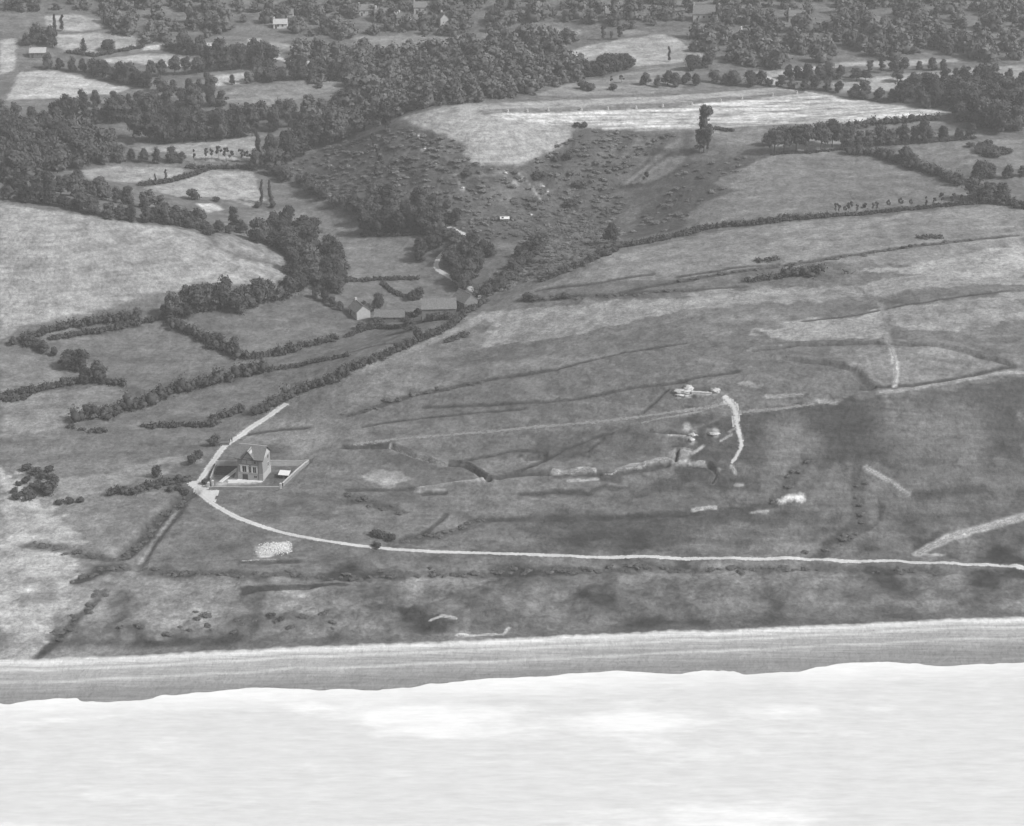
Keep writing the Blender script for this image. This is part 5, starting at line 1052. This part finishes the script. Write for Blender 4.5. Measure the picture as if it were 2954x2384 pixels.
# figures, horse and plough (skin-modifier bodies)
import bmesh
def skin(name, joints, edges, mat, root=0, sub=1):
    bm_ = bmesh.new(); ly = bm_.verts.layers.skin.verify(); vs = []
    for i, (x, y, z, r) in enumerate(joints): v = bm_.verts.new((x, y, z)); v[ly].radius = (r, r); v[ly].use_root = (i == root); vs.append(v)
    for a, b_ in edges: bm_.edges.new((vs[a], vs[b_]))
    me = bpy.data.meshes.new(name); bm_.to_mesh(me); bm_.free(); me.materials.append(mat); o = obj(name, me)
    o.modifiers.new('skin', 'SKIN'); s_ = o.modifiers.new('sub', 'SUBSURF'); s_.levels = sub; s_.render_levels = sub; return o
def person(k, pt, rz, label, stride):
    J = [(0,0,.95,.15),(0,0,1.2,.15),(0,0,1.42,.16),(0,0,1.52,.06),(0,-.02,1.62,.10),(0,-.01,1.74,.09)]; E_ = [(0,1),(1,2),(2,3),(3,4),(4,5)]
    for s_ in (-1, 1):
        b_ = len(J); J += [(s_*.10,0,.90,.10),(s_*.11,-.02 + s_*stride*.5,.50,.07),(s_*.11,s_*stride,.09,.05),(s_*.12,s_*stride - .16,.04,.045)]; E_ += [(0,b_),(b_,b_+1),(b_+1,b_+2),(b_+2,b_+3)]
        b_ = len(J); J += [(s_*.20,0,1.40,.07),(s_*.25,.03,1.14,.05),(s_*.25,-.06,.90,.035),(s_*.25,-.08,.83,.03)]; E_ += [(2,b_),(b_,b_+1),(b_+1,b_+2),(b_+2,b_+3)]
        for f in range(5): J.append((s_*(.25 - .02*(f == 4)), -.12 + .02*f - (.03 if f == 4 else 0), .75 + .012*abs(f - 1.5) + (.05 if f == 4 else 0), .009)); E_.append((b_+3, len(J)-1))
    o = skin('person', J, E_, M_CLOTH); c = hit(T(k, pt))[0]; o.location = (c[0], c[1], float(gz(*c)) + .06); o.rotation_euler = (0, 0, R(rz)); return tag(o, label, 'person')
person('N', (662.5,1279), 30, 'slim dark-clothed person standing in the road by the barrier', .05)
person('N', (669.5,1275), -40, 'dark-clothed person standing at the road\'s edge behind the barrier', .12)
c = P('V', (625,290), (760,285)); o0 = c[0]; p = resample(c, .8); r = tag(empty('road_barrier', (o0[0], o0[1], 0)), 'low grey barrier of earth and logs across the white road', 'barrier')
m = MB()
for i in range(len(p) - 1):
    za, zb = float(gz(*p[i])), float(gz(*p[i + 1])); a, b_ = p[i] - o0, p[i + 1] - o0; h = .7 + .2 * random.random(); m.prism([(a[0], a[1] - .9, za - .1), (a[0], a[1] + .9, za - .1), (a[0], a[1] + .3, za + h), (a[0], a[1] - .3, za + h)], [(b_[0], b_[1] - .9, zb - .1), (b_[0], b_[1] + .9, zb - .1), (b_[0], b_[1] + .3, zb + h), (b_[0], b_[1] - .3, zb + h)])
m.build('earth_bank', M_EARTH, r)
for i in range(3): m = MB(); a, b_ = p[0] - o0, p[-1] - o0; m.tube((a[0], a[1] - .5 + i * .45, float(gz(*p[0])) + .95), (b_[0], b_[1] - .5 + i * .45, float(gz(*p[-1])) + .9), .13, .11, 7); m.build('log', M_STONE, r)
J = [(.55,0,1.28,.30),(0,0,1.22,.33),(-.55,0,1.28,.32),(-.85,0,1.50,.22),(-1.15,0,1.80,.15),(-1.30,0,1.90,.13),(-1.62,0,1.68,.075),(.78,0,1.25,.10),(.95,0,.85,.05)]; E_ = [(0,1),(1,2),(2,3),(3,4),(4,5),(5,6),(0,7),(7,8)]
for s_ in (-1, 1):
    b_ = len(J); J += [(-.60,s_*.18,.95,.13),(-.62,s_*.18,.52,.075),(-.60,s_*.18,.09,.05),(-.66,s_*.18,.03,.07)]; E_ += [(2,b_),(b_,b_+1),(b_+1,b_+2),(b_+2,b_+3)]
    b_ = len(J); J += [(.50,s_*.20,.98,.17),(.42,s_*.20,.75,.11),(.68,s_*.20,.50,.07),(.62,s_*.20,.09,.05),(.56,s_*.20,.03,.07)]; E_ += [(0,b_),(b_,b_+1),(b_+1,b_+2),(b_+2,b_+3),(b_+3,b_+4)]
    b_ = len(J); J.append((-1.26,s_*.07,2.08,.03)); E_.append((5,b_))
o = skin('horse', J, E_, M_HIDE); c = hit(T('N', (2440,791.5)))[0]; o.location = (c[0], c[1], float(gz(*c)) + .02); tag(o, 'dark draught horse standing on the pale upper spur', 'horse')
c = hit(T('N', (2456,790.5)))[0]; r = tag(empty('plough', (c[0], c[1], float(gz(*c)))), 'dark iron plough behind the draught horse', 'plough')
m = MB(); m.tube((-1.5, 0, .45), (.7, 0, .35), .07, .07); m.build('beam', M_IRON, r)
for s_ in (-1, 1): m = MB(); m.tube((.3, s_*.1, .3), (1.5, s_*.35, 1.15), .045, .04); m.build('handle', M_DARK, r)
m = MB(); m.prism([(-.3, -.05, -.1), (.6, -.05, -.1), (.45, -.05, .45)], [(-.3, .05, -.1), (.6, .35, .05), (.45, .35, .55)]); m.build('share', M_IRON, r)
m = MB(); m.prism([(-1.3 + .3 * math.cos(a), -.04, .3 + .3 * math.sin(a)) for a in np.arange(12) * math.pi / 6], [(-1.3 + .3 * math.cos(a), .04, .3 + .3 * math.sin(a)) for a in np.arange(12) * math.pi / 6]); m.build('wheel', M_IRON, r)
# ------------------------------------------------------------------ haze: one closed box of even air round everything
hb = MB(); hb.box(-7600, 7600, -4600, 8600, -9, 302)
mh = bpy.data.materials.new('hazy_air'); mh.use_nodes = True; t = mh.node_tree; t.nodes.clear()
vo = NN(t, 'ShaderNodeVolumePrincipled'); vo.inputs['Color'].default_value = (.97, .97, .97, 1); vo.inputs['Density'].default_value = HAZE; vo.inputs['Anisotropy'].default_value = .2
ho = NN(t, 'ShaderNodeOutputMaterial'); t.links.new(vo.outputs[0], ho.inputs['Volume'])
tag(hb.build('haze', mh), kind='stuff')
